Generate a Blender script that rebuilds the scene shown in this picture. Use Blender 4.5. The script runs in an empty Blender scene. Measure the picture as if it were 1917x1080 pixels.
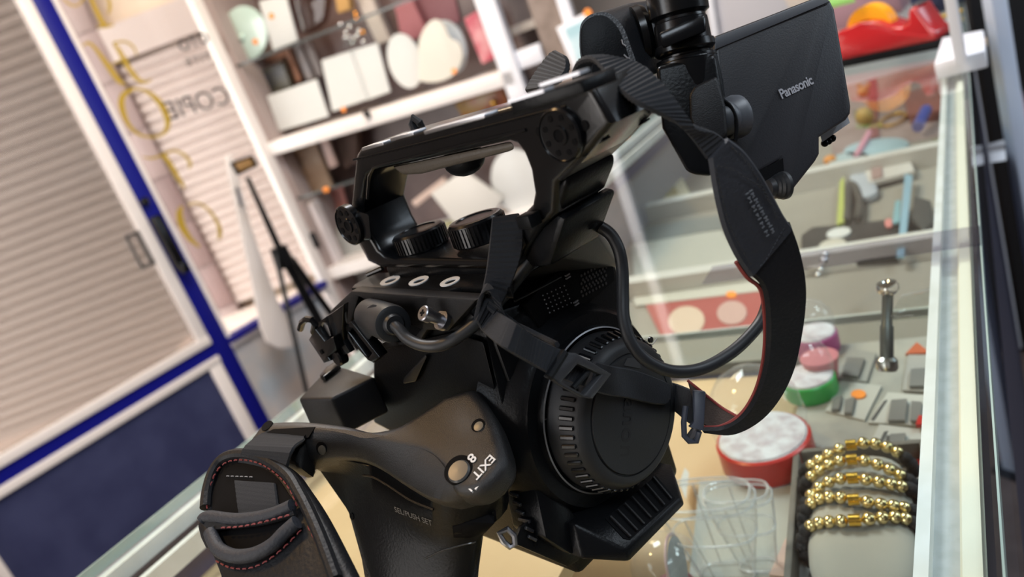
import bpy, bmesh, math, random
from mathutils import Vector as V, Matrix
random.seed(7)
S = bpy.context.scene
COL = S.collection
pi = math.pi
HT = 0.985                                  # height of the glass counter top

# ------------------------------------------------------------------ camera
FPX, CX, CY = 1410.0, 958.5, 540.0          # focal length in pixels of the 1917 x 1080 frame
CAMZ = 1.2
DN = V((1653, 4310, 1410)).normalized()     # world down, in camera axes (x right, y down, z forward)
YW = (V((0, 0, 1)) - DN * DN.z).normalized()
XW = DN.cross(YW)
TOW = Matrix((XW, YW, -DN))                 # camera axes -> world axes
CAM = V((0, 0, CAMZ))
cd = bpy.data.cameras.new('camera')
cam = bpy.data.objects.new('camera', cd)
COL.objects.link(cam)
r_, u_, b_ = TOW @ V((1, 0, 0)), TOW @ V((0, -1, 0)), TOW @ V((0, 0, -1))
cam.matrix_world = Matrix(((r_.x, u_.x, b_.x, 0), (r_.y, u_.y, b_.y, 0), (r_.z, u_.z, b_.z, CAMZ), (0, 0, 0, 1)))
cd.sensor_width = 36.0
cd.lens = 36.0 * FPX / 1917.0
cd.clip_start = 0.01
cd.dof.use_dof = True
cd.dof.focus_distance = 0.30
cd.dof.aperture_fstop = 9.0
S.camera = cam

# ------------------------------------------------------------------ world, light, exposure
S.view_settings.view_transform = 'Standard'
S.view_settings.look = 'None'
S.view_settings.gamma = 1.0
S.view_settings.use_curve_mapping = False
S.view_settings.exposure = 0.3
wd = bpy.data.worlds.new('daylight'); S.world = wd; wd.use_nodes = True
bg = wd.node_tree.nodes['Background']
bg.inputs[0].default_value = (1.0, 0.94, 0.90, 1); bg.inputs[1].default_value = 5.0
S.cycles.max_bounces = 10; S.cycles.transparent_max_bounces = 24; S.cycles.glossy_bounces = 4
S.cycles.transmission_bounces = 6; S.cycles.caustics_reflective = False; S.cycles.caustics_refractive = False

def area(name, loc, target, sx, sy, power, col):
    d = bpy.data.lights.new(name, 'AREA'); d.shape = 'RECTANGLE'; d.size = sx; d.size_y = sy
    d.energy = power; d.color = col
    o = bpy.data.objects.new(name, d); COL.objects.link(o)
    o.location = loc
    o.rotation_euler = (V(target) - V(loc)).to_track_quat('-Z', 'Y').to_euler()
    return o
# ceiling panels of the shop (cool white) and the warm lamp row above the cabinets, plus added cool side fills
area('cool_area_light', (1.9, 0.1, 2.72), (1.9, 0.1, 0), 0.6, 1.2, 34, (0.80, 0.90, 1.0))
area('cool_area_light', (0.3, -1.1, 2.72), (0.3, -1.1, 0), 1.2, 0.6, 22, (0.78, 0.89, 1.0))
area('cool_area_light', (-0.05, 1.45, 2.72), (-0.05, 1.45, 0), 0.6, 0.7, 36, (0.96, 0.97, 1.0))
area('warm_lamp_light', (-0.35, 2.2, 2.70), (-0.1, 2.6, 0), 0.5, 0.5, 17, (1.0, 0.74, 0.46))
area('side_fill_light', (4.0, 0.0, 1.95), (0, 0, 1.2), 1.8, 1.1, 24, (0.74, 0.87, 1.0))  # cool area light added at the right to brighten handle head and foot
area('cool_area_light', (-2.3, -0.3, 2.6), (-0.2, 0.2, 1.0), 0.9, 0.9, 11, (0.72, 0.86, 1.0))  # cool panel added high at the left to brighten the grip facet
area('warm_lamp_light', (-1.0, 0.75, 2.70), (-0.7, 0.75, 0), 0.25, 0.25, 15, (1.0, 0.62, 0.28))

# ------------------------------------------------------------------ pixel and frame helpers
def rayw(px, py):
    return TOW @ V(((px - CX) / FPX, (py - CY) / FPX, 1.0))
def wD(px, py, z):                       # point seen at a pixel, z metres deep
    return CAM + rayw(px, py) * z
def wP(px, py, p0, nn):                  # point seen at a pixel, on a plane
    r = rayw(px, py)
    return CAM + r * ((p0 - CAM).dot(nn) / r.dot(nn))
def wG(px, py, h):                       # ... on a horizontal plane
    return wP(px, py, V((0, 0, h)), V((0, 0, 1)))
def proj(p):
    q = TOW.transposed() @ (p - CAM)
    return (CX + FPX * q.x / q.z, CY + FPX * q.y / q.z, q.z)
# frame of the camcorder: F along the lens axis, L to the far side, U up
Fc = -V((-1235, 5, 1410)).normalized()
_p = .34
for _ in range(50):
    _r = (.659 * _p - .003) / .752
    _p = (.34 * (1 - .113 * _r) + .065 * _r)
_d3 = V((_p, 1, _r)).normalized(); _d3 = (_d3 - Fc * _d3.dot(Fc)).normalized()
Uc = -_d3; Lc = (-Fc).cross(_d3)
if Lc.x < 0: Lc = -Lc
OF = CAM + TOW @ (V(((1164 - CX) / FPX, (772 - CY) / FPX, 1)) * .305)
AX = [TOW @ Fc, TOW @ Lc, TOW @ Uc]
def flu(f, l, u): return OF + AX[0] * f + AX[1] * l + AX[2] * u
def wC(px, py, ax, val): return wP(px, py, OF + AX[ax] * val, AX[ax])
def rF(pts, val): return [wC(x, y, 0, val) for x, y in pts]
def rL(pts, val): return [wC(x, y, 1, val) for x, y in pts]
def rU(pts, val): return [wC(x, y, 2, val) for x, y in pts]
class Plane:
    def __init__(s, a, b, c):
        s.p = a; s.n = (b - a).cross(c - a).normalized()
        if s.n.dot(CAM - a) < 0: s.n = -s.n
    def __call__(s, px, py, off=0): return wP(px, py, s.p + s.n * off, s.n)
    def many(s, pts, off=0): return [s(x, y, off) for x, y in pts]

# ------------------------------------------------------------------ materials
MATS = {}
def mat(name, col, rough=.5, metal=0., spec=.5, bump=None, noise=None, coat=0., alpha=None, sheen=0.):
    if name in MATS: return MATS[name]
    m = bpy.data.materials.new(name); m.use_nodes = True
    nt = m.node_tree; b = nt.nodes['Principled BSDF']
    c = tuple(col) + (1,)
    b.inputs['Base Color'].default_value = c
    b.inputs['Roughness'].default_value = rough
    b.inputs['Metallic'].default_value = metal
    b.inputs['Specular IOR Level'].default_value = spec
    b.inputs['Coat Weight'].default_value = coat
    if sheen: b.inputs['Sheen Weight'].default_value = sheen
    if bump or noise:
        tc = nt.nodes.new('ShaderNodeTexCoord')
    if bump:
        n = nt.nodes.new('ShaderNodeTexNoise'); n.inputs['Scale'].default_value = bump[0]; n.inputs['Detail'].default_value = 3
        nt.links.new(tc.outputs['Object'], n.inputs['Vector'])
        bn = nt.nodes.new('ShaderNodeBump'); bn.inputs['Strength'].default_value = bump[1]; bn.inputs['Distance'].default_value = bump[2] if len(bump) > 2 else .0005
        nt.links.new(n.outputs['Fac'], bn.inputs['Height']); nt.links.new(bn.outputs['Normal'], b.inputs['Normal'])
    if noise:
        n2 = nt.nodes.new('ShaderNodeTexNoise'); n2.inputs['Scale'].default_value = noise[1]; n2.inputs['Detail'].default_value = 4
        nt.links.new(tc.outputs['Object'], n2.inputs['Vector'])
        rp = nt.nodes.new('ShaderNodeValToRGB')
        rp.color_ramp.elements[0].position = .38; rp.color_ramp.elements[1].position = .62 + (noise[2] if len(noise) > 2 else 0)
        rp.color_ramp.elements[0].color = c; rp.color_ramp.elements[1].color = tuple(noise[0]) + (1,)
        nt.links.new(n2.outputs['Fac'], rp.inputs['Fac']); nt.links.new(rp.outputs['Color'], b.inputs['Base Color'])
    MATS[name] = m
    return m
def glassmat(name, tint=(1, 1, 1), rough=0.02, ior=1.45, gloss=1.0, haze=0.0):
    if name in MATS: return MATS[name]
    m = bpy.data.materials.new(name); m.use_nodes = True
    nt = m.node_tree; nt.nodes.remove(nt.nodes['Principled BSDF'])
    out = nt.nodes['Material Output']
    t = nt.nodes.new('ShaderNodeBsdfTransparent'); t.inputs[0].default_value = tuple(tint) + (1,)
    g = nt.nodes.new('ShaderNodeBsdfGlossy'); g.inputs['Roughness'].default_value = rough; g.inputs[0].default_value = (gloss, gloss, gloss, 1)
    fr = nt.nodes.new('ShaderNodeFresnel'); fr.inputs[0].default_value = ior
    mx = nt.nodes.new('ShaderNodeMixShader')
    ge = nt.nodes.new('ShaderNodeNewGeometry'); sb = nt.nodes.new('ShaderNodeMath'); sb.operation = 'SUBTRACT'; sb.inputs[0].default_value = 1.0
    ml = nt.nodes.new('ShaderNodeMath'); ml.operation = 'MULTIPLY'          # only outer faces reflect (no total inner reflection)
    nt.links.new(ge.outputs['Backfacing'], sb.inputs[1]); nt.links.new(fr.outputs[0], ml.inputs[0]); nt.links.new(sb.outputs[0], ml.inputs[1])
    nt.links.new(ml.outputs[0], mx.inputs[0]); nt.links.new(t.outputs[0], mx.inputs[1]); nt.links.new(g.outputs[0], mx.inputs[2])
    last = mx
    if haze:                             # faint milkiness of moulded plastic
        df = nt.nodes.new('ShaderNodeBsdfDiffuse'); df.inputs[0].default_value = (.85, .86, .87, 1)
        m2 = nt.nodes.new('ShaderNodeMixShader'); m2.inputs[0].default_value = haze
        nt.links.new(mx.outputs[0], m2.inputs[1]); nt.links.new(df.outputs[0], m2.inputs[2]); last = m2
    nt.links.new(last.outputs[0], out.inputs[0])
    MATS[name] = m
    return m

BLK = mat('black_plastic', (.0042, .0045, .0052), .30, spec=.11, bump=(900, .25, .0004))
BLKG = mat('black_gloss_plastic', (.0036, .0039, .0046), .22, spec=.32, bump=(500, .08, .0003))
BLKM = mat('black_matte_plastic', (.0045, .005, .006), .42, spec=.10, bump=(1500, .3, .0003))
BLKT = mat('black_textured_plastic', (.008, .008, .009), .40, spec=.22, bump=(2600, .4, .0004))
DEEP = mat('black_recess', (.0015, .0015, .002), .7, spec=.08)
RUB = mat('black_rubber', (.011, .012, .014), .45, spec=.35)
WEB = mat('black_webbing', (.013, .014, .017), .8, spec=.2, bump=(2500, .5, .0004), sheen=.05)
LEA = mat('black_leather', (.0065, .007, .0085), .5, spec=.2, bump=(700, .5, .0005))
LEAB = mat('grey_black_leather', (.020, .022, .028), .6, spec=.3, bump=(700, .6, .0006))
REDT = mat('red_thread', (.16, .018, .018), .7)
REDL = mat('red_edge_lining', (.17, .022, .018), .8)
LIN = mat('brown_suede_lining', (.045, .030, .024), .9, bump=(1200, .5, .0005))
SIL = mat('silver_metal', (.34, .34, .36), .38, metal=1.)
SCREW = mat('steel_screw', (.30, .30, .32), .35, metal=1.)
WINK = mat('white_ink', (.62, .62, .62), .5)
GINK = mat('grey_ink', (.20, .20, .21), .5)

# ------------------------------------------------------------------ mesh builders (all in world space, return a bmesh)
def merge(*bms):
    a = bms[0]
    for b in bms[1:]:
        me = bpy.data.meshes.new('tmp'); b.to_mesh(me); a.from_mesh(me); bpy.data.meshes.remove(me); b.free()
    return a
def bev(bm, off, seg=2, ang=25):
    if off <= 0: return bm
    bmesh.ops.recalc_face_normals(bm, faces=bm.faces)
    es = [e for e in bm.edges if len(e.link_faces) == 2 and e.calc_face_angle(0) > math.radians(ang)]
    if es: bmesh.ops.bevel(bm, geom=es, offset=off, segments=seg, profile=.5, affect='EDGES', clamp_overlap=True)
    return bm
def prism(pts, vec, off=0, seg=2):
    bm = bmesh.new()
    a = [bm.verts.new(p) for p in pts]; b = [bm.verts.new(p + vec) for p in pts]
    n = len(a)
    bm.faces.new(a); bm.faces.new(b[::-1])
    for i in range(n): bm.faces.new((a[i], b[i], b[(i + 1) % n], a[(i + 1) % n]))
    bmesh.ops.recalc_face_normals(bm, faces=bm.faces)
    return bev(bm, off, seg)
def hull(pts, off=0, seg=2):
    bm = bmesh.new()
    for p in pts: bm.verts.new(p)
    r = bmesh.ops.convex_hull(bm, input=bm.verts)
    junk = [g for g in r['geom_interior'] if isinstance(g, bmesh.types.BMVert)] + [v for v in bm.verts if not v.link_faces]
    if junk: bmesh.ops.delete(bm, geom=list(set(junk)), context='VERTS')
    bmesh.ops.dissolve_limit(bm, angle_limit=math.radians(3), verts=bm.verts, edges=bm.edges)
    return bev(bm, off, seg)
def box(c, hx, hy, hz, off=0, seg=2):
    return hull([c + hx * i + hy * j + hz * k for i in (-1, 1) for j in (-1, 1) for k in (-1, 1)], off, seg)
def aabox(x0, y0, z0, x1, y1, z1, off=0):
    return box(V(((x0 + x1) / 2, (y0 + y1) / 2, (z0 + z1) / 2)), V(((x1 - x0) / 2, 0, 0)), V((0, (y1 - y0) / 2, 0)), V((0, 0, (z1 - z0) / 2)), off)
def cr(pts, n=6, closed=False):          # Catmull-Rom through points (Vectors or tuples)
    P = [V(p) if not isinstance(p, V) else p for p in pts]
    out = []; N = len(P)
    rng = range(N) if closed else range(N - 1)
    for i in rng:
        p0 = P[(i - 1) % N] if closed or i > 0 else P[0] * 2 - P[1]
        p1 = P[i]; p2 = P[(i + 1) % N]
        p3 = P[(i + 2) % N] if closed or i + 2 < N else P[-1] * 2 - P[-2]
        for k in range(n):
            t = k / n
            out.append(.5 * ((2 * p1) + (p2 - p0) * t + (2 * p0 - 5 * p1 + 4 * p2 - p3) * t * t + (3 * p1 - p0 - 3 * p2 + p3) * t ** 3))
    if not closed: out.append(P[-1].copy())
    return out
def tube(pts, r, n=10, cap=True, closed=False):
    bm = bmesh.new(); N = len(pts)
    rr = r if isinstance(r, (list, tuple)) else [r] * N
    rings = []; up = None
    for i, p in enumerate(pts):
        if closed: t = (pts[(i + 1) % N] - pts[i - 1]).normalized()
        else: t = (pts[min(i + 1, N - 1)] - pts[max(i - 1, 0)]).normalized()
        if up is None:
            up = t.orthogonal().normalized()
        else:
            up = up - t * up.dot(t)
            up = up.normalized() if up.length > 1e-9 else t.orthogonal().normalized()
        s = t.cross(up)
        rings.append([bm.verts.new(p + (up * math.cos(a) + s * math.sin(a)) * rr[i]) for a in [2 * pi * k / n for k in range(n)]])
    for i in range(N if closed else N - 1):
        A = rings[i]; B = rings[(i + 1) % N]
        for k in range(n): bm.faces.new((A[k], A[(k + 1) % n], B[(k + 1) % n], B[k]))
    if cap and not closed:
        bm.faces.new(rings[0][::-1]); bm.faces.new(rings[-1])
    bmesh.ops.recalc_face_normals(bm, faces=bm.faces)
    return bm
def lathe(c, axis, prof, n=32, cap=True):  # prof: (height along axis, radius)
    bm = bmesh.new(); t = axis.normalized(); a = t.orthogonal().normalized(); b = t.cross(a)
    rings = []
    for h, r in prof:
        r = max(r, 1e-5)
        rings.append([bm.verts.new(c + t * h + (a * math.cos(2 * pi * k / n) + b * math.sin(2 * pi * k / n)) * r) for k in range(n)])
    for A, B in zip(rings, rings[1:]):
        for k in range(n): bm.faces.new((A[k], A[(k + 1) % n], B[(k + 1) % n], B[k]))
    if cap:
        bm.faces.new(rings[0][::-1]); bm.faces.new(rings[-1])
    bmesh.ops.recalc_face_normals(bm, faces=bm.faces)
    return bm
def ball(c, r, seg=16, scale=(1, 1, 1), axes=None):
    bm = bmesh.new(); bmesh.ops.create_uvsphere(bm, u_segments=seg, v_segments=max(6, seg // 2), radius=r)
    A = axes or (V((1, 0, 0)), V((0, 1, 0)), V((0, 0, 1)))
    for v in bm.verts: v.co = c + A[0] * v.co.x * scale[0] + A[1] * v.co.y * scale[1] + A[2] * v.co.z * scale[2]
    return bm
def flat(loops, nn, thick, off=0., seg=2):
    """plate from outlines (first the outer loop, then holes); outlines lie on the front face, thickness goes along -nn"""
    nn = nn.normalized(); o = loops[0][0]
    a = (loops[0][1] - o); a = (a - nn * a.dot(nn)).normalized(); b = nn.cross(a)
    cu = bpy.data.curves.new('tmp', 'CURVE'); cu.dimensions = '2D'; cu.fill_mode = 'BOTH'
    for lp in loops:
        sp = cu.splines.new('POLY'); sp.points.add(len(lp) - 1); sp.use_cyclic_u = True
        for q, p in zip(sp.points, lp):
            d = p - o; q.co = (d.dot(a), d.dot(b), 0, 1)
    off = min(off, thick * .49)
    cu.extrude = thick / 2 - off; cu.bevel_depth = off; cu.bevel_resolution = seg - 1 if off else 0; cu.offset = -off
    ob = bpy.data.objects.new('tmp', cu); COL.objects.link(ob)
    me = bpy.data.meshes.new_from_object(ob.evaluated_get(bpy.context.evaluated_depsgraph_get()))
    bm = bmesh.new(); bm.from_mesh(me)
    bpy.data.objects.remove(ob); bpy.data.curves.remove(cu); bpy.data.meshes.remove(me)
    bmesh.ops.remove_doubles(bm, verts=bm.verts, dist=1e-6)
    for v in bm.verts: v.co = o + a * v.co.x + b * v.co.y + nn * (v.co.z - thick / 2)
    bmesh.ops.recalc_face_normals(bm, faces=bm.faces)
    return bm
def ribbon(rows, thick, pitch=None, amp=.00025, sub=6):
    """strap: rows of (left, right) points, smooth along its length, optional woven ribs across"""
    Lp = cr([r[0] for r in rows], sub); Rp = cr([r[1] for r in rows], sub)
    if pitch:                            # resample evenly at half the rib pitch
        mid = [(a + b) / 2 for a, b in zip(Lp, Rp)]
        ds = [0]
        for i in range(1, len(mid)): ds.append(ds[-1] + (mid[i] - mid[i - 1]).length)
        n = max(4, int(ds[-1] / (pitch / 2)))
        L2 = []; R2 = []; j = 0
        for k in range(n + 1):
            s = ds[-1] * k / n
            while j < len(ds) - 2 and ds[j + 1] < s: j += 1
            t = (s - ds[j]) / max(1e-9, ds[j + 1] - ds[j])
            L2.append(Lp[j].lerp(Lp[j + 1], t)); R2.append(Rp[j].lerp(Rp[j + 1], t))
        Lp, Rp = L2, R2
    bm = bmesh.new(); N = len(Lp); rings = []
    for i in range(N):
        t = ((Lp[min(i + 1, N - 1)] + Rp[min(i + 1, N - 1)]) - (Lp[max(i - 1, 0)] + Rp[max(i - 1, 0)])).normalized()
        wv = (Rp[i] - Lp[i]); nn = t.cross(wv).normalized()
        h = thick / 2 + (amp if (pitch and i % 2) else 0)
        e = wv.normalized() * thick * .3
        q = [Lp[i], Lp[i] + nn * h + e, Rp[i] + nn * h - e, Rp[i], Rp[i] - nn * h - e, Lp[i] - nn * h + e]
        rings.append([bm.verts.new(x) for x in q])
    for A, B in zip(rings, rings[1:]):
        for k in range(6): bm.faces.new((A[k], A[(k + 1) % 6], B[(k + 1) % 6], B[k]))
    bm.faces.new(rings[0][::-1]); bm.faces.new(rings[-1])
    bmesh.ops.recalc_face_normals(bm, faces=bm.faces)
    return bm
def loft(rings, cap=True):
    bm = bmesh.new(); R = [[bm.verts.new(p) for p in r] for r in rings]; n = len(R[0])
    for A, B in zip(R, R[1:]):
        for k in range(n): bm.faces.new((A[k], A[(k + 1) % n], B[(k + 1) % n], B[k]))
    if cap: bm.faces.new(R[0][::-1]); bm.faces.new(R[-1])
    bmesh.ops.recalc_face_normals(bm, faces=bm.faces)
    return bm
def resample(pts, n):
    P = pts + [pts[0]]; ds = [0]
    for a, b in zip(P, P[1:]): ds.append(ds[-1] + (b - a).length)
    out = []; j = 0
    for k in range(n):
        s = ds[-1] * k / n
        while ds[j + 1] < s: j += 1
        out.append(P[j].lerp(P[j + 1], (s - ds[j]) / max(1e-9, ds[j + 1] - ds[j])))
    return out
def ell(cx, cy, rx, ry, rot=0, n=32):    # ellipse outline as pixel pairs
    c, s = math.cos(rot), math.sin(rot)
    return [(cx + rx * math.cos(t) * c - ry * math.sin(t) * s, cy + rx * math.cos(t) * s + ry * math.sin(t) * c) for t in [2 * pi * k / n for k in range(n)]]
def crp(pts, n=5, closed=True):          # smooth a pixel outline
    return [(p.x, p.y) for p in cr([V((x, y, 0)) for x, y in pts], n, closed)]
def text(s, o, xd, yd, h, ext=.0002, bold=0., spacing=1., xs=1.):
    cu = bpy.data.curves.new('tmp', 'FONT'); cu.body = s; cu.size = 1; cu.extrude = ext / h; cu.offset = bold
    cu.align_x = 'CENTER'; cu.align_y = 'CENTER'; cu.space_character = spacing
    ob = bpy.data.objects.new('tmp', cu); COL.objects.link(ob)
    me = bpy.data.meshes.new_from_object(ob.evaluated_get(bpy.context.evaluated_depsgraph_get()))
    bm = bmesh.new(); bm.from_mesh(me)
    bpy.data.objects.remove(ob); bpy.data.curves.remove(cu); bpy.data.meshes.remove(me)
    xd = xd.normalized(); yd = yd.normalized(); zd = xd.cross(yd).normalized()
    for v in bm.verts: v.co = o + xd * v.co.x * h * xs + yd * v.co.y * h + zd * v.co.z * h
    return bm

# ------------------------------------------------------------------ object builders
def empty(name, label, cat, loc, group=None, M=None):
    o = bpy.data.objects.new(name, None); COL.objects.link(o); o.empty_display_size = .02
    o.matrix_world = M if M else Matrix.Translation(loc)
    o['label'] = label; o['category'] = cat
    if group: o['group'] = group
    ROOT[o.name] = o.matrix_world.copy()
    return o
ROOT = {}
def rootm(p):
    while p.parent: p = p.parent
    return ROOT[p.name]
def obj(name, bm, m, parent=None, label=None, cat=None, group=None, kind=None, ang=35):
    if parent is None:
        lo = V((min(v.co.x for v in bm.verts), min(v.co.y for v in bm.verts), min(v.co.z for v in bm.verts)))
        hi = V((max(v.co.x for v in bm.verts), max(v.co.y for v in bm.verts), max(v.co.z for v in bm.verts)))
        MW = Matrix.Translation(V(((lo.x + hi.x) / 2, (lo.y + hi.y) / 2, lo.z)))
    else: MW = rootm(parent)
    bm.transform(MW.inverted())
    me = bpy.data.meshes.new(name); bm.to_mesh(me); bm.free()
    me.polygons.foreach_set('use_smooth', [True] * len(me.polygons))
    me.set_sharp_from_angle(angle=math.radians(ang))
    me.materials.append(m)
    o = bpy.data.objects.new(name, me); COL.objects.link(o)
    if parent is None: o.matrix_world = MW; ROOT[o.name] = MW
    else: o.parent = parent
    if label: o['label'] = label
    if cat: o['category'] = cat
    if group: o['group'] = group
    if kind: o['kind'] = kind
    return o
from mathutils.bvhtree import BVHTree
def caster(*objs):                       # finds the point of a surface that a pixel looks at
    vs = []; fs = []
    for o in objs:
        k = len(vs); M = rootm(o)
        vs += [M @ v.co for v in o.data.vertices]; fs += [[i + k for i in p.vertices] for p in o.data.polygons]
    t = BVHTree.FromPolygons(vs, fs)
    def hit(px, py, off=0.):
        d = rayw(px, py).normalized(); h = t.ray_cast(CAM, d)
        if h[0] is None: return wD(px, py, .28), -d
        n = h[1] if h[1].dot(d) < 0 else -h[1]
        return h[0] + n * off, n
    return hit
def struct(name, bm, m, parent=None):
    return obj(name, bm, m, parent, kind=None if parent else 'structure')
def dup(o, loc=None, parent=None):       # a linked copy of one object
    c = o.copy(); COL.objects.link(c)
    if parent: c.parent = parent
    if loc is not None: c.location = loc
    return c
# ================================================================== the shop
def gl(name): return MATS[name]
WHITE = mat('white_frame_paint', (.80, .76, .74), .4)
WHITEC = mat('cool_white_paint', (.74, .75, .80), .4)
BLUE = mat('blue_frame_paint', (.005, .007, .19), .4, spec=.2)
NAVY = mat('navy_panel', (.020, .026, .085), .6, noise=((.032, .040, .11), 9), bump=(60, .3))
MARB = mat('pale_marbled_panel', (.56, .52, .50), .45, noise=((.38, .44, .50), 6))
TAUPE = mat('taupe_wall', (.30, .255, .22), .8, noise=((.24, .20, .17), 5))
MAUVE = mat('mauve_backboard', (.15, .105, .10), .35, noise=((.085, .055, .055), 4))
FLOORM = mat('dark_brown_floor', (.085, .06, .052), .5, noise=((.12, .09, .08), 14))
PANE = glassmat('clear_glass', (.97, .985, .975), .01, 1.45)
PANET = glassmat('tinted_door_glass', (.60, .575, .555), .02, 1.10)
TOPG = glassmat('counter_glass', (.93, .96, .945), .012, 1.5)
GEDGE = mat('green_glass_edge', (.30, .40, .37), .15)

# --- shell
struct('floor', aabox(-5.5, -2.8, -.08, 4.2, 4.0, 0), FLOORM)
struct('ceiling', aabox(-3.4, -2.8, 2.8, 4.2, 4.6, 2.86), mat('ceiling_warm', (.55, .42, .32), .8))
A0 = V((-1.131, 2.766, 0)); th = math.radians(43)
D0 = V((math.sin(th), math.cos(th), 0)); N0 = V((D0.y, -D0.x, 0))      # along the shop front, into the room
Z = V((0, 0, 1))
def sf(a, h, o=0): return A0 + D0 * a + N0 * o + Z * h
def sfbox(a0, a1, h0, h1, o0, o1, off=0):
    return box(sf((a0 + a1) / 2, (h0 + h1) / 2, (o0 + o1) / 2), D0 * ((a1 - a0) / 2), N0 * ((o1 - o0) / 2), Z * ((h1 - h0) / 2), off)
def sfp(px, py, o=0): return wP(px, py, A0 + N0 * o, N0)
struct('wall_left', merge(sfbox(-4.6, -.98, 0, 2.8, -.10, 0), sfbox(-.98, .60, 2.25, 2.8, -.10, 0)), mat('brown_wall_left', (.16, .13, .11), .8))
struct('wall_right', aabox(4.1, -2.8, 0, 4.2, 4.6, 2.8), mat('grey_wall', (.20, .19, .19), .8))
struct('wall_front', aabox(-3.4, -2.9, 0, 4.2, -2.8, 2.8), mat('brown_wall', (.10, .085, .075), .8))
# shop front: door, post, window
dr = struct('door_1', merge(sfbox(-.045, -.002, .58, 2.2, -.02, .02, .004), sfbox(-.96, -.91, .0, 2.2, -.02, .02, .004), sfbox(-.96, -.002, 2.15, 2.2, -.02, .02), sfbox(-.96, -.002, .579, .613, -.02, .022, .003)), WHITE)
struct('door_pane', sfbox(-.91, -.045, .613, 2.15, -.004, .002), PANET, dr)
struct('door_rail', sfbox(-.96, -.002, .5295, .579, -.022, .012), BLUE, dr)
struct('lower_rail', sfbox(-.96, -.002, .499, .5295, -.02, .02, .003), WHITE, dr)
struct('lower_stile', merge(sfbox(-.055, -.005, .02, .50, -.02, .018, .003), sfbox(-.96, -.89, .02, .50, -.02, .018, .003), sfbox(-.91, -.04, .02, .08, -.02, .018)), WHITE, dr)
struct('lower_panel', sfbox(-.90, -.045, .06, .505, -.012, .006), NAVY, dr)
hd_ = struct('door_handle', merge(sfbox(.000, .034, .875, 1.085, .02, .060, .008), sfbox(.004, .030, .86, .90, .04, .075, .004)), BLKG, dr)
struct('handle_reflection', merge(sfbox(-.062, -.046, .93, 1.06, .004, .014), sfbox(-.10, -.088, .93, 1.06, .004, .014), sfbox(-.10, -.046, .93, .942, .004, .014), sfbox(-.10, -.046, 1.048, 1.06, .004, .014)), mat('reflection_grey', (.10, .09, .085), .5), dr)  # grey outline stands in for the handle mirrored in the door glass
struct('door_knob', lathe(sf(.014, 1.142, .02), N0, [(0, .013), (.02, .015), (.026, .010)], 18), BLKG, dr)
struct('trim_1', sfbox(-.002, .060, 0, 2.25, -.05, .02, .002), BLUE)
win = struct('window_1', merge(sfbox(.060, .078, .558, 2.25, -.03, .015), sfbox(.558, .603, 0, 2.25, -.03, .006, .003), sfbox(.06, .592, 2.2, 2.25, -.03, .015)), WHITE)
struct('window_pane', sfbox(.078, .558, .566, 2.2, -.004, .002), PANE, win)
struct('window_sill', sfbox(.060, .558, .545, .567, -.03, .035), BLUE, win)
struct('sill_trim', sfbox(.060, .558, .525, .545, -.03, .022), WHITE, win)
struct('apron_panel', sfbox(.060, .515, .0, .527, -.03, .006), MARB, win)

# lettering on the window, gold script PHOTO read from the street and small dark words
GOLD = mat('gold_vinyl', (.42, .29, .035), .5, spec=.2)
DARKV = mat('dark_vinyl', (.03, .028, .028), .5)
def brush(pts, w, o=.0035):
    """calligraphic stroke on the inside of the pane: pts pixels, w half-width pixels along the path"""
    P = cr([V((x, y, 0)) for x, y in pts], 6); n = len(P)
    W = cr([V((q, 0, 0)) for q in w], 6)
    bm = bmesh.new(); rr = []
    for i, p in enumerate(P):
        t = (P[min(i + 1, n - 1)] - P[max(i - 1, 0)]).normalized(); s = V((-t.y, t.x, 0)) * max(.6, W[i].x)
        rr.append([sfp(p.x + s.x, p.y + s.y, o), sfp(p.x - s.x, p.y - s.y, o)])
    vs = [[bm.verts.new(q) for q in r] + [bm.verts.new(q - N0 * .0012) for q in r] for r in rr]
    for a, b in zip(vs, vs[1:]):
        for i, j in ((0, 1), (1, 3), (3, 2), (2, 0)): bm.faces.new((a[i], a[j], b[j], b[i]))
    bm.faces.new(vs[0]); bm.faces.new(vs[-1])
    bmesh.ops.recalc_face_normals(bm, faces=bm.faces)
    return bm
let = empty('window_lettering', 'gold script capital letters running down the shop window', 'lettering', sf(.2, .9, .002))
def letter(*strokes): obj('letter', merge(*[brush(p, w) for p, w in strokes]), GOLD, let)
letter(([(166, -14), (176, 10), (188, 35), (198, 50)], [3, 4, 4.5, 4]), ([(182, 50), (198, 49), (213, 46)], [1.5, 3, 1.5]), ([(166, -14), (145, 10), (125, 4), (116, -14)], [2, 1.8, 2, 2]), ([(186, -20), (202, -4), (206, 14), (202, 28)], [2, 2.5, 3, 1.5]))
letter(([(152, 88), (165, 80), (178, 90), (200, 120), (222, 150), (236, 160)], [1, 2.5, 3, 4.5, 4.5, 1]), ([(212, 80), (224, 96), (240, 125), (258, 148), (272, 154), (284, 148)], [2, 4, 4.5, 4, 2.5, 1]), ([(206, 122), (225, 114), (240, 108)], [1.2, 1.8, 1.2]), ([(212, 80), (234, 78), (250, 88), (256, 104)], [2, 2, 2, 1.2]))
letter(([(244, 168), (230, 180), (228, 200), (240, 232), (262, 252), (290, 256), (310, 246), (314, 224), (302, 196), (280, 174), (258, 166), (244, 168)], [4, 5.5, 6, 4, 2.5, 2, 3.5, 5.5, 5.5, 3.5, 2, 3.5]))
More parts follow.
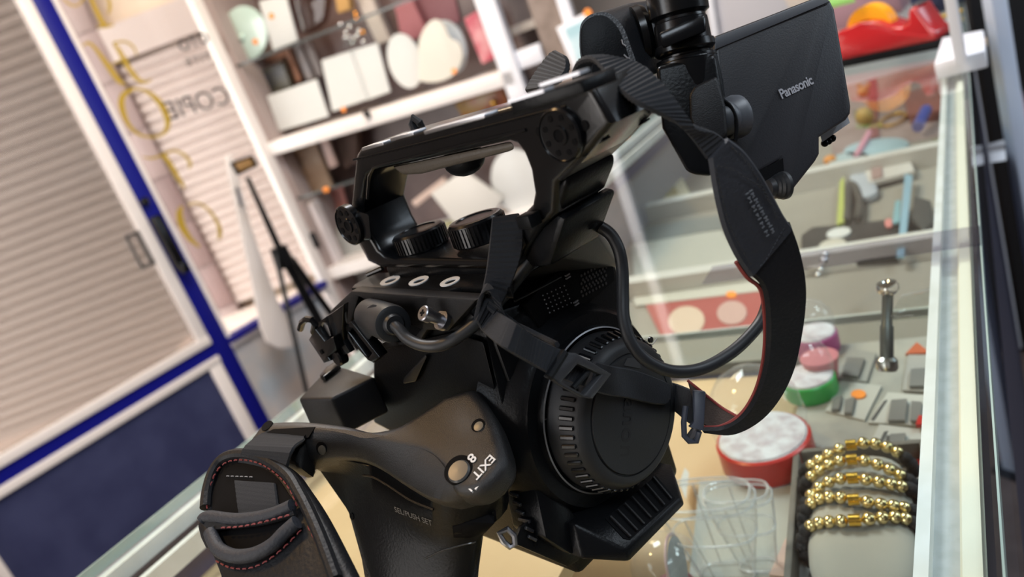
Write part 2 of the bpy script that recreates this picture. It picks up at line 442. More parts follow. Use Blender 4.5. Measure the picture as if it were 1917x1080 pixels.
letter(([(266, 294), (285, 296), (304, 290), (325, 282), (345, 290), (356, 305), (354, 316)], [1, 2, 2.2, 2.2, 2.5, 3, 1.5]), ([(304, 288), (318, 306), (332, 330), (346, 352)], [4.5, 4.2, 4, 2])); letter(([(340, 386), (336, 402), (342, 425), (356, 447), (374, 462)], [3, 6, 6.5, 4.5, 2]), ([(352, 383), (370, 380), (390, 392), (408, 418), (412, 440), (408, 448)], [2, 2, 2.4, 3.2, 3.8, 1.5]))
ws = empty('window_words', 'dark grey mirrored shop words on the window glass', 'lettering', sf(.4, 1.3, .002))
def word(s, p0, p1, top, xs=1., bold=0.):
    a, b, t = sfp(*p0, .0035), sfp(*p1, .0035), sfp(*top, .0035)
    xd = a - b; h = (t - b); h = h - xd.normalized() * h.dot(xd.normalized())     # mirrored: read from outside
    bm = text(s, V((0, 0, 0)), V((1, 0, 0)), V((0, 1, 0)), 1.0, .001, bold)
    xsn = [v.co.x for v in bm.verts]; ysn = [v.co.y for v in bm.verts]
    x0, x1, y0, y1 = min(xsn), max(xsn), min(ysn), max(ysn)
    for v in bm.verts:
        v.co = b + xd * ((v.co.x - x0) / (x1 - x0)) + h * ((v.co.y - y0) / (y1 - y0)) + N0 * v.co.z * .5
    bmesh.ops.recalc_face_normals(bm, faces=bm.faces)
    obj('word', bm, DARKV, ws)
word('COPIE', (318, 226), (434, 192), (428, 158), bold=.0)
word('OTO', (340, 97), (394, 77), (388, 58), bold=.02)
word('TITE', (350, 124), (398, 109), (395, 96), bold=.0)

# --- across the street: roller shutters, tiled pillar, pavement
YS = 4.95
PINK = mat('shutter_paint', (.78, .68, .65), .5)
PINKG = mat('shutter_paint_shaded', (.62, .585, .565), .5)  # shutter paint again, greyed to carry the shade behind the door
TILE = mat('pillar_tile', (.50, .39, .38), .5, noise=((.44, .33, .33), 3))
TILEB = mat('pillar_tile_dark', (.36, .25, .25), .5, noise=((.30, .21, .21), 3))
def st(px, py): return wP(px, py, V((0, YS, 0)), V((0, 1, 0)))
pv = struct('trim_2', aabox(-6.0, 4.02, -.10, 1.6, 8, -.02), mat('pale_pavement', (.75, .66, .60), .7))
fac = struct('trim_3', merge(aabox(-6, 5.02, -.02, 2, 5.2, 3.4), aabox(-6, 4.98, 2.42, 2, 5.03, 3.4)), mat('facade_cream', (.80, .66, .52), .7))
xL, xR = st(308, 300).x, st(640, 300).x
zt = st(240, 118).z
def shutter(name, lab, x0, x1, z0, z1, m, pitch=.062):
    e = empty(name, lab, 'shutter', V(((x0 + x1) / 2, YS, z0)))
    n = int((z1 - z0) / pitch); first = None
    bx = merge(aabox(x0, YS - .05, z1, x1, YS + .05, z1 + .20))
    obj('shutter_box', bx, m, e)
    obj('bottom_rail', aabox(x0, YS - .014, z0, x1, YS + .014, z0 + .05), m, e)
    for k in range(n):
        z = z0 + .05 + k * pitch
        if z + pitch > z1: break
        if first is None:
            pr = [(0, .002), (.006, .0), (pitch * .35, -.013), (pitch * .7, -.013), (pitch - .008, -.001), (pitch - .0, .010)]
            pts = [V((x0, YS + y, z + h)) for h, y in pr] + [V((x0, YS + .016, z + pitch)), V((x0, YS + .016, z))]
            first = obj('slat', prism(pts, V((x1 - x0, 0, 0))), m, e); z00 = z
        else:
            dup(first, (0, 0, z - z00), e)
xp0 = st(172, 200).x + .25; xp1 = xL
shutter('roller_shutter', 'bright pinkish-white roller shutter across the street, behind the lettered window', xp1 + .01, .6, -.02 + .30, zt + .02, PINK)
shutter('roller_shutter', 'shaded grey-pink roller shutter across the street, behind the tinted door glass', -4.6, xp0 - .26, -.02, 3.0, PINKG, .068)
obj('door_step', aabox(xp1 - .3, 4.50, -.02, .7, 4.88, .24, .01), mat('bright_step', (.85, .74, .68), .6), label='pale stone step below the bright shutter across the street', cat='step')
pil = struct('wall_back', aabox(xp0 - .25, YS - .02, -.02, xp1 + .01, YS + .1, 2.9), mat('pillar_mortar', (.35, .28, .27), .8))
z = -.02; r = 0
while z < 2.6:
    for c in range(2):
        w = (xp1 - xp0 + .25) / 2
        x0 = xp0 - .25 + c * w
        struct('tile', aabox(x0 + .004, YS - .036 - .002 * ((r + c) % 2), z + .004, x0 + w - .002, YS - .015, z + .30, .003), TILEB if r in (1, 2, 3) else TILE, pil)
    z += .304; r += 1

# ================================================================== wall cabinet
K0 = A0 + D0 * .608; thc = math.radians(112)
D1 = V((math.sin(thc), math.cos(thc), 0)); N1 = V((D1.y, -D1.x, 0))
if N1.dot(CAM - K0) < 0: N1 = -N1
def cb(a, h, o=0): return K0 + D1 * a + N1 * o + Z * h           # o < 0 lies deeper in the cabinet
def cbox(a0, a1, h0, h1, o0, o1, off=0, tilt=0.):
    P = []
    for a in (a0, a1):
        for h in (h0, h1):
            for o in (o0, o1): P.append(cb(a, h + tilt * a, o))
    return hull(P, off)
def cp(px, py, o=0): return wP(px, py, K0 + N1 * o, N1)
TL = -.055
cab = empty('wall_cabinet', 'white framed glass display cabinet full of photo gifts on the back wall', 'cabinet', cb(.5, 0))
obj('mid_rail', cbox(-.03, 1.08, 1.121, 1.172, -.03, .02, .003, TL), WHITE, cab)
obj('post', cbox(1.035, 1.105, 0, 2.4, -.04, .02, .003), WHITEC, cab)
obj('post', cbox(-.03, .015, 0, 2.4, -.32, -.02, .003), mat('cabinet_inner_side', (.36, .295, .28), .5), cab, 'pinkish inner side')
obj('back_board', cbox(-.02, 1.10, 0, 2.4, -.34, -.32), MAUVE, cab)
obj('glass_shelf', cbox(0.0, 1.04, 1.486, 1.494, -.31, -.02, 0, TL * .6), PANE, cab)
obj('shelf_edge', cbox(0.0, 1.04, 1.485, 1.495, -.020, -.017, 0, TL * .6), mat('dark_shelf_edge', (.06, .07, .07), .2), cab)
obj('glass_shelf', cbox(0.0, 1.04, .917, .925, -.31, -.02, 0, TL * .3), PANE, cab)
obj('shelf_edge', cbox(0.0, 1.04, .916, .926, -.020, -.017, 0, TL * .3), mat('dark_shelf_edge', (.06, .07, .07), .2), cab)
obj('shelf_board', cbox(0.0, 1.04, 1.168, 1.176, -.31, -.02, 0, TL), WHITE, cab)
obj('base_board', cbox(0, 1.04, .55, .60, -.31, 0), WHITE, cab)
kn = cp(688, 212, .022)
obj('lock_knob', merge(lathe(kn, N1, [(-.004, .010), (.014, .013), (.02, .008)], 18), lathe(kn - Z * .016, N1, [(-.004, .007), (.004, .007)], 14)), BLKG, cab)
for px, py in ((404, 88), (588, 450)):
    q = cp(px, py, .0)
    obj('hinge', box(q, D1 * .012, N1 * .014, Z * .034, .004), BLKG, cab)

PLATE = mat('white_ceramic', (.60, .62, .61), .4, spec=.3)
CREAM = mat('cream_ceramic', (.62, .61, .55), .4, spec=.3)
MINT = mat('mint_glass', (.50, .66, .60), .12, coat=.5)
ORG = mat('orange_sticker', (.95, .30, .04), .6)
def plate(name, label, cat, px, o, m, thick=.012, off=.003, group=None, parent=None):
    return obj(name, flat([[cp(x, y, o) for x, y in px]], N1, thick, off), m, parent, label, None if parent else cat, group)
def sticker(px, py, o, r=.011, par=None, lab=None, group='orange price stickers in the cabinet'):
    return obj('price_sticker', lathe(cp(px, py, o), N1, [(0, r), (.0012, r * .98)], 16), ORG, par)
# upper shelf
mc = plate('glass_clock', 'round mint-green glass plate leaning on the upper shelf', 'plate', ell(459, 61, 40, 51, -.25, 40), -.10, MINT, .014, .004)
sticker(478, 78, -.099, .012, mc)
obj('boss', ball(cp(453, 70, -.10), .014, 14), MINT, mc)
p = plate('ceramic_plaque', 'white rectangular plaque standing beside the mint glass plate', 'plaque', [(484, 3), (534, -12), (557, 76), (511, 95)], -.10, PLATE)
sticker(508, 30, -.099, .012, p)
gb = plate('glass_bowl', 'dark clear glass bowl on the upper shelf', 'bowl', crp([(540, -8), (608, -20), (608, 30), (596, 52), (570, 64), (552, 48)], 4), -.12, glassmat('smoky_glass', (.62, .52, .48), .05, 1.5), .05, .01)
plate('gift_box', 'ochre gift box at the top of the cabinet', 'box', [(625, -15), (650, -20), (655, 18), (632, 25)], -.14, mat('ochre_card', (.45, .26, .08), .6), .05)
plate('gift_box', 'tall pale box standing behind the crystal ornament', 'box', [(662, -10), (690, -16), (730, 75), (706, 84)], -.22, mat('pale_card', (.50, .45, .41), .6), .05)
# shelf on the white rail
pb = plate('photo_block', 'dark photo block leaning behind the low white plaque', 'photo block', [(453, 142), (528, 117), (546, 165), (482, 190), (462, 165)], -.15, mat('dark_photo', (.022, .024, .030), .3, noise=((.055, .050, .03), 18)), .03)
plate('ceramic_plaque', 'low white plaque on the rail shelf, nearest the window', 'plaque', [(499, 180), (592, 148), (615, 218), (522, 246)], -.08, PLATE, .014)
p = plate('ceramic_plaque', 'tall white plaque in the middle of the rail shelf, left of its pair', 'plaque', [(601, 113), (655, 95), (688, 186), (622, 209)], -.08, PLATE, .014)
sticker(643, 205, -.075, .010, p)
plate('ceramic_plaque', 'tall white plaque under the crystal ornament, right of its pair', 'plaque', [(655, 95), (706, 80), (730, 172), (686, 188)], -.088, PLATE, .014)
p = plate('oval_plaque', 'white oval plaque on the rail shelf right of the tall plaques', 'plaque', ell(757, 114, 31, 53, -.28, 36), -.095, PLATE, .014)
ho = crp([(785, 150), (784, 120), (783, 80), (797, 48), (815, 36), (832, 48), (842, 70), (860, 82), (866, 105), (858, 128), (842, 145), (815, 154)], 4)
p = plate('heart_plaque', 'cream heart-shaped plaque on the rail shelf', 'plaque', ho, -.07, CREAM, .014)
sticker(850, 133, -.068, .010, p)
plate('round_plaque', 'pale blue round plaque behind the cream heart', 'plaque', ell(838, 88, 34, 52, -.3, 36), -.13, mat('pale_blue_ceramic', (.46, .52, .57), .4), .014)
bk_ = plate('pink_book', 'pink patterned box standing at the right end of the rail shelf', 'box', [(868, 35), (893, 20), (928, 108), (902, 120)], -.12, mat('pink_card', (.62, .30, .32), .5, noise=((.45, .06, .10), 14)), .04)
plate('gift_box', 'dusty rose box tall behind the white oval plaque', 'box', [(738, 8), (768, -8), (800, 60), (775, 75), (748, 60)], -.25, mat('rose_card', (.36, .13, .15), .6), .05)
plate('gift_box', 'mauve box behind the cream heart', 'box', [(775, -8), (850, -12), (862, 40), (800, 65)], -.302, mat('mauve_card', (.22, .09, .11), .6), .016)
plate('picture_frame', 'copper picture frame behind the dark photo block', 'frame', [(470, 118), (540, 92), (562, 150), (555, 155), (536, 105), (474, 126)], -.2, mat('copper_frame', (.42, .20, .12), .5), .02)
for i, (x, y) in enumerate(((548, 85), (566, 78))):
    plate('card_sleeve', ('grey' if i else 'pale') + ' narrow sleeve standing behind the plaques, ' + ('right' if i else 'left') + ' of two', 'sleeve', [(x, y), (x + 12, y - 4), (x + 38, y + 62), (x + 26, y + 66)], -.2, mat('sleeve%d' % i, (.30 - .12 * i, .27 - .11 * i, .27 - .11 * i), .5), .02)
cl = empty('crystal_ornament', 'cluster of sparkling glass beads on the rail shelf above the tall plaques', 'ornament', cp(668, 80, -.09))
CRY = mat('crystal_glass', (.9, .93, .95), .03, metal=1.)
AMB = mat('amber_glass', (.9, .40, .05), .05, metal=1.)
for i, (x, y) in enumerate(((638, 45), (655, 50), (648, 61), (646, 70), (654, 70), (660, 79), (680, 78), (670, 64), (665, 70), (672, 56))):
    obj('crystal_bead', ball(cp(x, y, -.085), .0075, 12), CRY, cl)
for x, y in ((666, 25), (668, 35), (680, 60)):
    obj('amber_bead', ball(cp(x, y, -.09), .009, 12), AMB, cl)
obj('ornament_stem', merge(tube([cp(660, 20, -.09), cp(664, 60, -.09), cp(670, 92, -.09)], .004, 8), ball(cp(655, 80, -.09), .03, 14, (1, 1, .5))), glassmat('ornament_glass', (.85, .88, .88), .05), cl)
# below the rail
plate('picture_frame', 'brown wooden photo frame on the lower glass shelf', 'frame', [(535, 285), (590, 264), (622, 350), (560, 372)], -.12, mat('brown_photo', (.20, .115, .06), .5, noise=((.34, .24, .16), 9)), .02)
plate('picture_frame', 'pale strip frame beside the brown wooden photo frame', 'frame', [(597, 262), (612, 257), (632, 310), (617, 316)], -.10, mat('pale_strip', (.50, .36, .32), .5), .02)
plate('gift_box', 'dark brown box on the lower shelf behind the camcorder handle', 'box', [(628, 255), (668, 240), (668, 300), (645, 318)], -.2, mat('dark_brown_card', (.10, .055, .04), .6), .05)
plate('gift_box', 'gold and red gift box hanging under the rail at the post', 'box', [(850, 195), (935, 150), (955, 195), (870, 225)], -.10, mat('gold_card', (.30, .17, .03), .3, noise=((.32, .08, .02), 12)), .04)
for x, y, r in ((924, 192, .011), (931, 202, .008)):
    obj('gold_bauble', ball(cp(x, y, -.085), r, 14), mat('gold_metal', (1., .62, .12), .12, metal=1.), label='shiny gold bauble %s on the gold and red gift box' % ('above' if r > .01 else 'below'), cat='bauble')
lf = plate('lens_light', 'round amber lamp on the edge of the lower glass shelf', 'lamp', ell(610, 355, 6, 5, 0, 18), -.012, ORG, .004, .001)
plate('product_box', 'tall white box with a blue foot below the lower glass shelf', 'box', [(560, 388), (582, 378), (632, 492), (608, 508)], -.05, mat('white_card', (.68, .63, .64), .5), .06)
plate('blue_strip', 'dark blue strip under the tall white box', 'strip', [(606, 512), (634, 500), (637, 507), (610, 520)], -.05, mat('dark_blue_card', (.03, .05, .18), .5), .06)
plate('pink_sheet', 'salmon pink sheet behind the tall white box', 'sheet', [(585, 370), (640, 345), (660, 430), (620, 450)], -.25, mat('salmon_card', (.52, .22, .19), .6), .01)
plate('cloth_drape', 'grey cloth hanging inside the cabinet behind the camcorder handle', 'cloth', crp([(628, 430), (650, 405), (690, 480), (705, 540), (690, 600), (650, 590), (632, 520)], 3), -.15, mat('grey_cloth', (.36, .36, .34), .9, bump=(12, 1, .02)), .04, .012)
plate('ceramic_plaque', 'white square plaque tilted, seen through the camcorder handle', 'plaque', [(806, 362), (868, 318), (940, 370), (902, 442), (868, 440)], -.02, mat('white_plaque_soft', (.62, .61, .57), .4), .014)
plate('round_plaque', 'white round plaque seen through the camcorder handle', 'plaque', ell(968, 340, 48, 62, -.3, 36), -.05, PLATE, .014)
plate('wooden_strut', 'pale wooden strip behind the tilted square plaque', 'strip', [(770, 378), (830, 332), (836, 342), (778, 388)], -.06, mat('pale_wood_strip', (.55, .42, .36), .5), .02)
plate('ribbon_strip', 'olive strip under the tilted square plaque', 'strip', [(770, 432), (850, 410), (870, 440), (862, 448), (845, 425), (775, 442)], -.05, mat('olive_card', (.28, .28, .16), .5), .01)
plate('gift_box', 'dark mauve box behind the white round plaque', 'box', [(880, 460), (905, 395), (960, 400), (975, 470)], -.12, mat('dark_mauve_card', (.06, .03, .035), .5), .04)

# --- further along the back wall
struct('wall_back_2', cbox(1.12, 4.6, 0, 2.8, -.62, -.54), TAUPE).name = 'wall_back_room'
cab2 = empty('side_shelf_unit', 'white shelf unit with a mottled brown column right of the wall cabinet', 'shelf', cb(1.2, 0))
obj('shelf_board', cbox(1.09, 1.20, 1.10, 1.165, -.06, .0, .003), WHITEC, cab2)
obj('back_panel', cbox(1.09, 1.24, 0, 2.4, -.22, -.20), mat('dark_taupe_panel', (.105, .085, .085), .5, noise=((.14, .115, .11), 6)), cab2)
obj('column', cbox(1.205, 1.30, 0, 2.4, -.20, -.02), mat('mottled_brown', (.19, .145, .12), .7, noise=((.27, .215, .185), 16)), cab2)
obj('shelf_lip', cbox(1.09, 1.21, 1.22, 1.25, -.20, -.10), mat('stone_lip', (.36, .32, .28), .5), cab2)
obj('post', cbox(1.305, 1.345, 0, 2.4, -.06, .0, .003), WHITEC, cab2)
pf = plate('picture_frame', 'white picture frame with a pale blue picture left of the monitor arm', 'frame', [(1041, 52), (1098, 22), (1135, 120), (1080, 148)], .03, WHITEC, .02, .004)
obj('picture', flat([[cp(x, y, .032) for x, y in ((1056, 54), (1100, 34), (1128, 110), (1086, 130))]], N1, .004), mat('pale_blue_picture', (.36, .56, .62), .3, noise=((.65, .78, .82), 9)), pf)
sticker(1100, 24, .032, .014, pf)
plate('backdrop_panel', 'pale grey fabric panel above the monitor', 'panel', [(1315, -40), (1440, -60), (1500, 60), (1420, 90), (1340, 110)], -.51, mat('pale_grey_fabric', (.55, .53, .55), .8), .02)
plate('backdrop_panel', 'warm white panel at the top right of the monitor', 'panel', [(1440, -60), (1580, -80), (1590, 10), (1500, 60)], -.51, mat('warm_white_panel', (.66, .58, .50), .8), .02)
plate('backdrop_panel', 'bright white narrow panel behind the monitor hinge', 'panel', [(1318, -20), (1332, -20), (1352, 110), (1336, 110)], -.48, mat('bright_white_panel', (.80, .80, .84), .6), .02)

# tripod in front of the window
tri = empty('tripod', 'black tripod with a brown head plate standing in front of the shop window', 'tripod', V((sfp(520, 480, .35).x, sfp(520, 480, .35).y, 0)))
tp_ = lambda x, y, o=.35: sfp(x, y, o)
obj('phone_clamp', hull([tp_(x, y) + N0 * q for x, y in ((432, 304), (470, 291), (481, 311), (446, 328)) for q in (-.012, .012)], .003), BLK, tri)
obj('head_plate', hull([tp_(x, y, .364) + N0 * q for x, y in ((439, 307), (468, 297), (475, 310), (449, 321)) for q in (-.004, .004)], .002), mat('brown_plate', (.30, .17, .06), .5), tri, 'brown plate')
obj('center_column', tube([tp_(463, 332), tp_(525, 470)], [.008, .013], 12), BLK, tri)
obj('shoulder', tube([tp_(520, 462), tp_(536, 500)], [.030, .036], 14), BLK, tri)
for pts, r in ((((517, 480, .36), (535, 560, .42), (560, 640, .46), (585, 720, .50)), .009), (((532, 480, .36), (575, 560, .36), (650, 690, .36)), .019), (((545, 485, .33), (600, 560, .30), (690, 680, .28)), .015)):
    a = tp_(*pts[0]); b = tp_(*pts[1]); d = (b - a)
    tt = (.02 - a.z) / d.z
    obj('leg', tube([a, a + d * tt * .45, a + d * tt], [r, r * .9, r * .7], 10), BLK, tri)
wb = obj('reflector_sheet', flat([[tp_(x, y, .20) for x, y in crp([(424, 300), (438, 298), (470, 420), (520, 560), (560, 640), (500, 640), (470, 520), (440, 380)], 3)]], N0, .012, .004), mat('white_sheet', (.70, .66, .64), .6), label='white folded sheet standing behind the black tripod', cat='sheet')
obj('sheet_strip', flat([[tp_(x, y, .21) for x, y in ((440, 350), (447, 352), (455, 386), (449, 384))]], N0, .004), mat('slate_strip', (.13, .13, .15), .5), wb)
# ================================================================== glass display counter
C1 = V((.581, .814, 0)).normalized(); C2 = V((.814, -.581, 0)).normalized()
def ct(s, n, z): return C1 * s + C2 * n + Z * z
def kbox(s0, s1, n0, n1, z0, z1, off=0, seg=2):
    return box(ct((s0 + s1) / 2, (n0 + n1) / 2, (z0 + z1) / 2), C1 * ((s1 - s0) / 2), C2 * ((n1 - n0) / 2), Z * ((z1 - z0) / 2), off, seg)
S0, S1 = -.45, 2.02
WOOD = mat('tan_plywood', (.60, .41, .22), .55, noise=((.66, .47, .27), 7))
con = empty('display_counter', 'glass topped display counter with white sliding track, full of small gifts', 'counter', ct(.6, -.28, 0))
obj('glass_top', kbox(S0, S1, -.532, -.018, HT - .008, HT), TOPG, con)
obj('glass_edge', kbox(S0, S1, -.0180, -.0172, HT - .008, HT), GEDGE, con, 'greenish polished glass edge')
obj('glass_edge', kbox(S0, S1, -.5330, -.532, HT - .008, HT), GEDGE, con, 'greenish polished glass edge')
TR = mat('track_white', (.76, .77, .78), .45, noise=((.68, .69, .68), 40))
TRB = mat('track_cream', (.78, .76, .66), .5)
TRG = mat('track_grey', (.56, .58, .60), .6, noise=((.48, .50, .51), 120))
obj('track_strip', kbox(S0, S1, -.0465, -.0415, HT - .022, HT - .0085), TR, con)
obj('track_floor', kbox(S0, S1, -.0415, -.0315, HT - .022, HT - .016), TRG, con, 'grey dusty track floor')
obj('track_rib', kbox(S0, S1, -.0320, -.0308, HT - .022, HT - .012), TRB, con)
obj('track_strip', kbox(S0, S1, -.0308, -.0245, HT - .022, HT - .0085), TRB, con, 'cream outer track strip')
obj('side_glass', kbox(S0, S1, -.0235, -.0205, HT - .165, HT - .009), TOPG, con)
obj('left_track', merge(kbox(S0, S1, -.530, -.522, HT - .020, HT - .0085), kbox(S0, S1, -.512, -.506, HT - .034, HT - .02)), TR, con)
obj('left_panel', merge(kbox(S0, S1, -.545, -.535, HT - .165, HT - .012)), mat('grey_side_panel', (.22, .22, .25), .35), con)
obj('left_band', kbox(S0, S1, -.535, -.520, HT - .06, HT - .03), mat('dark_blue_band', (.035, .045, .12), .4), con)
obj('base_cabinet', kbox(S0, S1, -.62, -.024, .06, HT - .172), mat('dark_navy_base', (.010, .012, .032), .5), con)
obj('plinth', kbox(S0 + .03, S1 - .03, -.58, -.04, 0, .06), BLKM, con)
obj('end_panel', kbox(S1, S1 + .012, -.60, -.02, .06, HT - .01), WHITEC, con)
obj('far_board', kbox(.68, S1, -.60, -.045, HT - .172, HT - .160), mat('beige_board', (.31, .285, .24), .6, noise=((.26, .235, .20), 3)), con)
obj('raised_board', kbox(S0, .40, -.530, -.23, HT - .066, HT - .056), WOOD, con)
obj('near_board', kbox(S0, .60, -.60, -.05, HT - .142, HT - .132), WOOD, con)
obj('glass_shelf', kbox(S0, .68, -.20, -.05, HT - .128, HT - .122), PANE, con)
obj('shelf_edge', kbox(.680, .6825, -.42, -.05, HT - .129, HT - .121), mat('pale_glass_edge', (.62, .66, .62), .2), con, 'pale polished shelf edge')
obj('glass_shelf', kbox(.60, .68, -.42, -.20, HT - .128, HT - .122), PANE, con)
obj('translucent_strip', kbox(.515, .548, -.20, -.0175, HT, HT + .0006), glassmat('frosted_strip', (.74, .73, .77), .3, 1.25), con, 'translucent strip across the glass')  # thin translucent strip over the glass top, no joint beneath it
obj('cross_rail', kbox(.88, .905, -.60, -.05, HT - .160, HT - .135), mat('white_rail', (.62, .60, .56), .5), con)
obj('cross_rail', kbox(1.22, 1.245, -.60, -.05, HT - .160, HT - .13), mat('white_rail', (.62, .60, .56), .5), con)
obj('corner_bracket', hull([wG(x, y, h) for x, y in ((1850, 270), (1880, 262), (1884, 300), (1852, 305)) for h in (.70, .72)], .002), WHITEC, con)

HS = HT - .121           # top of the glass shelf
HF = HT - .160           # top of the far board
CHR = mat('chrome', (.75, .76, .77), .12, metal=1.)
# chrome shelf support and its clear plastic bracket
cs = empty('shelf_support', 'chrome screw support with a domed cap hanging under the counter glass', 'support', wG(1660, 535, HT - .06))
t0 = wG(1660, 532, HT - .010); t1 = wG(1660, 690, HT - .062)
obj('cap', lathe(t0, Z, [(-.006, .0052), (-.004, .0068), (-.001, .0068), (.001, .0060), (.0014, .0030), (.0006, .0022)], 28), CHR, cs)
td_ = (t1 - t0)
obj('stem', tube([t0 - Z * .004, t0 + td_ * .48, t0 + td_ * .5, t0 + td_ * .93], [.0034, .0034, .0042, .0042], 14), mat('dull_steel', (.16, .18, .18), .35, metal=.8), cs)
obj('foot_knob', lathe(t0 + td_ * .86, td_, [(0, .0048), (.002, .0066), (.007, .0070), (.009, .0060), (.0092, .001)], 28), mat('steel_knob', (.45, .46, .46), .25, metal=1.), cs)
br = [wG(x, y, HT - .025) for x, y in ((1690, 548), (1752, 534), (1766, 545), (1766, 590), (1650, 596), (1640, 600))]
obj('acrylic_bracket', prism([wG(x, y, HT - .022) for x, y in ((1688, 550), (1745, 536), (1760, 546), (1760, 584), (1664, 592))], Z * -.004, .0008), glassmat('acrylic', (.92, .94, .93), .04, 1.5), label='small clear acrylic bracket beside the chrome support', cat='bracket')

# --- bracelets on a cushion in a grey tray
BOX = mat('grey_brown_tray', (.15, .135, .115), .6)
tz = HS
c0 = wG(1618, 1050, tz + .012); c9 = wG(1612, 915, tz + .012)
es = (c9 - c0); es.z = 0; ln_ = es.length; es.normalize(); ec = es.cross(Z).normalized()
if ec.dot(C2) < 0: ec = -ec
cc = c0 + es * ln_ * .5; cc.z = tz
tray = empty('jewellery_tray', 'grey-brown open tray holding the cushion and the bead bracelets', 'tray', cc)
hw, hl_ = .0385, .066
obj('tray_floor', box(cc + Z * .0015, ec * hw, es * hl_, Z * .0014), mat('tray_lining', (.40, .41, .41), .7), tray)
for sgn in (-1, 1):
    obj('tray_wall', box(cc + ec * sgn * hw + Z * .010, ec * .002, es * hl_, Z * .010, .0006), BOX, tray)
    obj('tray_wall', box(cc + es * sgn * hl_ + Z * .010, es * .002, ec * hw, Z * .010, .0006), BOX, tray)
pc = cc + Z * .0175 - es * .006
bm = bmesh.new(); bmesh.ops.create_uvsphere(bm, u_segments=32, v_segments=20, radius=1)
for v in bm.verts:
    x, y, z = v.co
    sx_ = math.copysign(abs(x) ** .7, x); sy_ = math.copysign(abs(y) ** .55, y)
    v.co = pc + ec * sx_ * .0285 * (1 + .10 * abs(sy_) ** 3) + es * sy_ * .060 + Z * z * .0150 * (1 - .25 * abs(sy_) ** 2)
obj('display_cushion', bm, mat('beige_velvet', (.40, .375, .32), .9, bump=(60, .5), sheen=.3), label='beige velvet cushion inside the grey tray', cat='cushion')
GB = mat('gold_bead', (.80, .66, .34), .22, metal=1.)
GBP = mat('pale_gold_bead', (.86, .74, .45), .2, metal=1.)
KB = mat('black_lava_bead', (.012, .013, .017), .75, bump=(900, 1, .001))
labs = ['nearest bracelet of black and gold beads on the cushion, its crown charm lowest', 'second bracelet of black and gold beads from the near end of the cushion', 'middle bracelet of black and gold beads on the cushion', 'second bracelet of black and gold beads from the far end of the cushion', 'farthest bracelet of black and gold beads on the cushion']
gme = kme = None
for i in range(5):
    t = -.018 + i * .0148
    ctr = pc + es * t + Z * (.0005 + .001 * i)
    brc = empty('bead_bracelet', labs[i], 'bracelet', ctr - Z * .017, 'bead bracelets on the cushion')
    n = 28; tl = (.10, -.16, .2, -.12, .14)[i]
    for k in range(n):
        a = 2 * pi * k / n
        deg = math.degrees(a)
        q = ctr + ec * math.cos(a) * .0315 + Z * math.sin(a) * .0188 + es * math.cos(a) * tl * .02 + es * .0035 * math.sin(3 * a + i)
        gold = 34 < deg < 148
        if gold and k == 7:
            cr_ = merge(lathe(q - ec * .003, ec, [(0, .0034), (.006, .0034)], 12), *[lathe(q + ec * .003, (ec + (Z * math.cos(j) + es * math.sin(j)) * .35), [(0, .0011), (.004, .0003)], 6) for j in (0, 1.26, 2.5, 3.77, 5.03)])
            obj('crown_charm', cr_, mat('crown_gold', (.85, .55, .10), .2, metal=1.), brc, 'gold crown charm')
            continue
        if gold:
            if gme is None: gme = bpy.data.meshes.new('gold_bead'); b2 = ball(V((0, 0, 0)), .0037, 12); b2.to_mesh(gme); b2.free(); gme.materials.append(GB); gme.polygons.foreach_set('use_smooth', [True] * len(gme.polygons))
            o = bpy.data.objects.new('gold_bead', gme)
        else:
            if kme is None: kme = bpy.data.meshes.new('black_bead'); b2 = ball(V((0, 0, 0)), .0040, 10); b2.to_mesh(kme); b2.free(); kme.materials.append(KB); kme.polygons.foreach_set('use_smooth', [True] * len(kme.polygons))
            o = bpy.data.objects.new('black_bead', kme)
        COL.objects.link(o); o.parent = brc; o.location = q - (ctr - Z * .017)

# --- clear plastic, snow globes
CLR = glassmat('clear_plastic', (.97, .975, .975), .06, 1.5, haze=.07)
CLR2 = glassmat('clear_plastic_rim', (.93, .94, .95), .10, 1.9, haze=.22)
def cup(label, px, py, r, h, tilt, rx=1.0):
    c = wG(px, py, HS + .001)
    e = empty('clear_cup', label, 'cup', c)
    axd = (Z + tilt).normalized()
    a = ec; b = axd.cross(a).normalized(); a = b.cross(axd)
    def rg_(hh, rr, k): return [c + axd * hh + a * math.copysign(abs(math.cos(t)) ** .7, math.cos(t)) * rr * rx + b * math.copysign(abs(math.sin(t)) ** .7, math.sin(t)) * rr * .55 for t in [2 * pi * j / 40 for j in range(40)]]
    obj('cup_wall', loft([rg_(hh, r * q, 0) for hh, q in ((0.0, .55), (h * .35, .72), (h * .7, .92), (h * .93, 1.0), (h, .93))], cap=False), CLR, e)
    obj('cup_bottom', loft([rg_(0, r * .55, 0), rg_(.0015, r * .55, 0)]), CLR, e)
    for hh, q in ((h, .93), (h * .93, 1.0), (h * .55, .845), (0.001, .55)):
        obj('cup_rim', tube(rg_(hh, r * q, 0), .0009, 6, closed=True), CLR2, e)
    for t in (0, pi / 2 + .3, pi, 3 * pi / 2 - .3):
        obj('cup_seam', tube([c + axd * hh + a * math.cos(t) * r * q * rx + b * math.sin(t) * r * q * .55 for hh, q in ((0.001, .55), (h * .35, .72), (h * .7, .92), (h * .93, 1.0))], .0008, 6), CLR2, e)
cup('clear plastic tapered cup beside the camcorder foot', 1362, 1075, .030, .060, V((0, 0, 0)))
cup('clear plastic tapered cup touching the bracelet tray side, right of its twin', 1420, 1060, .020, .056, V((0, 0, 0)))
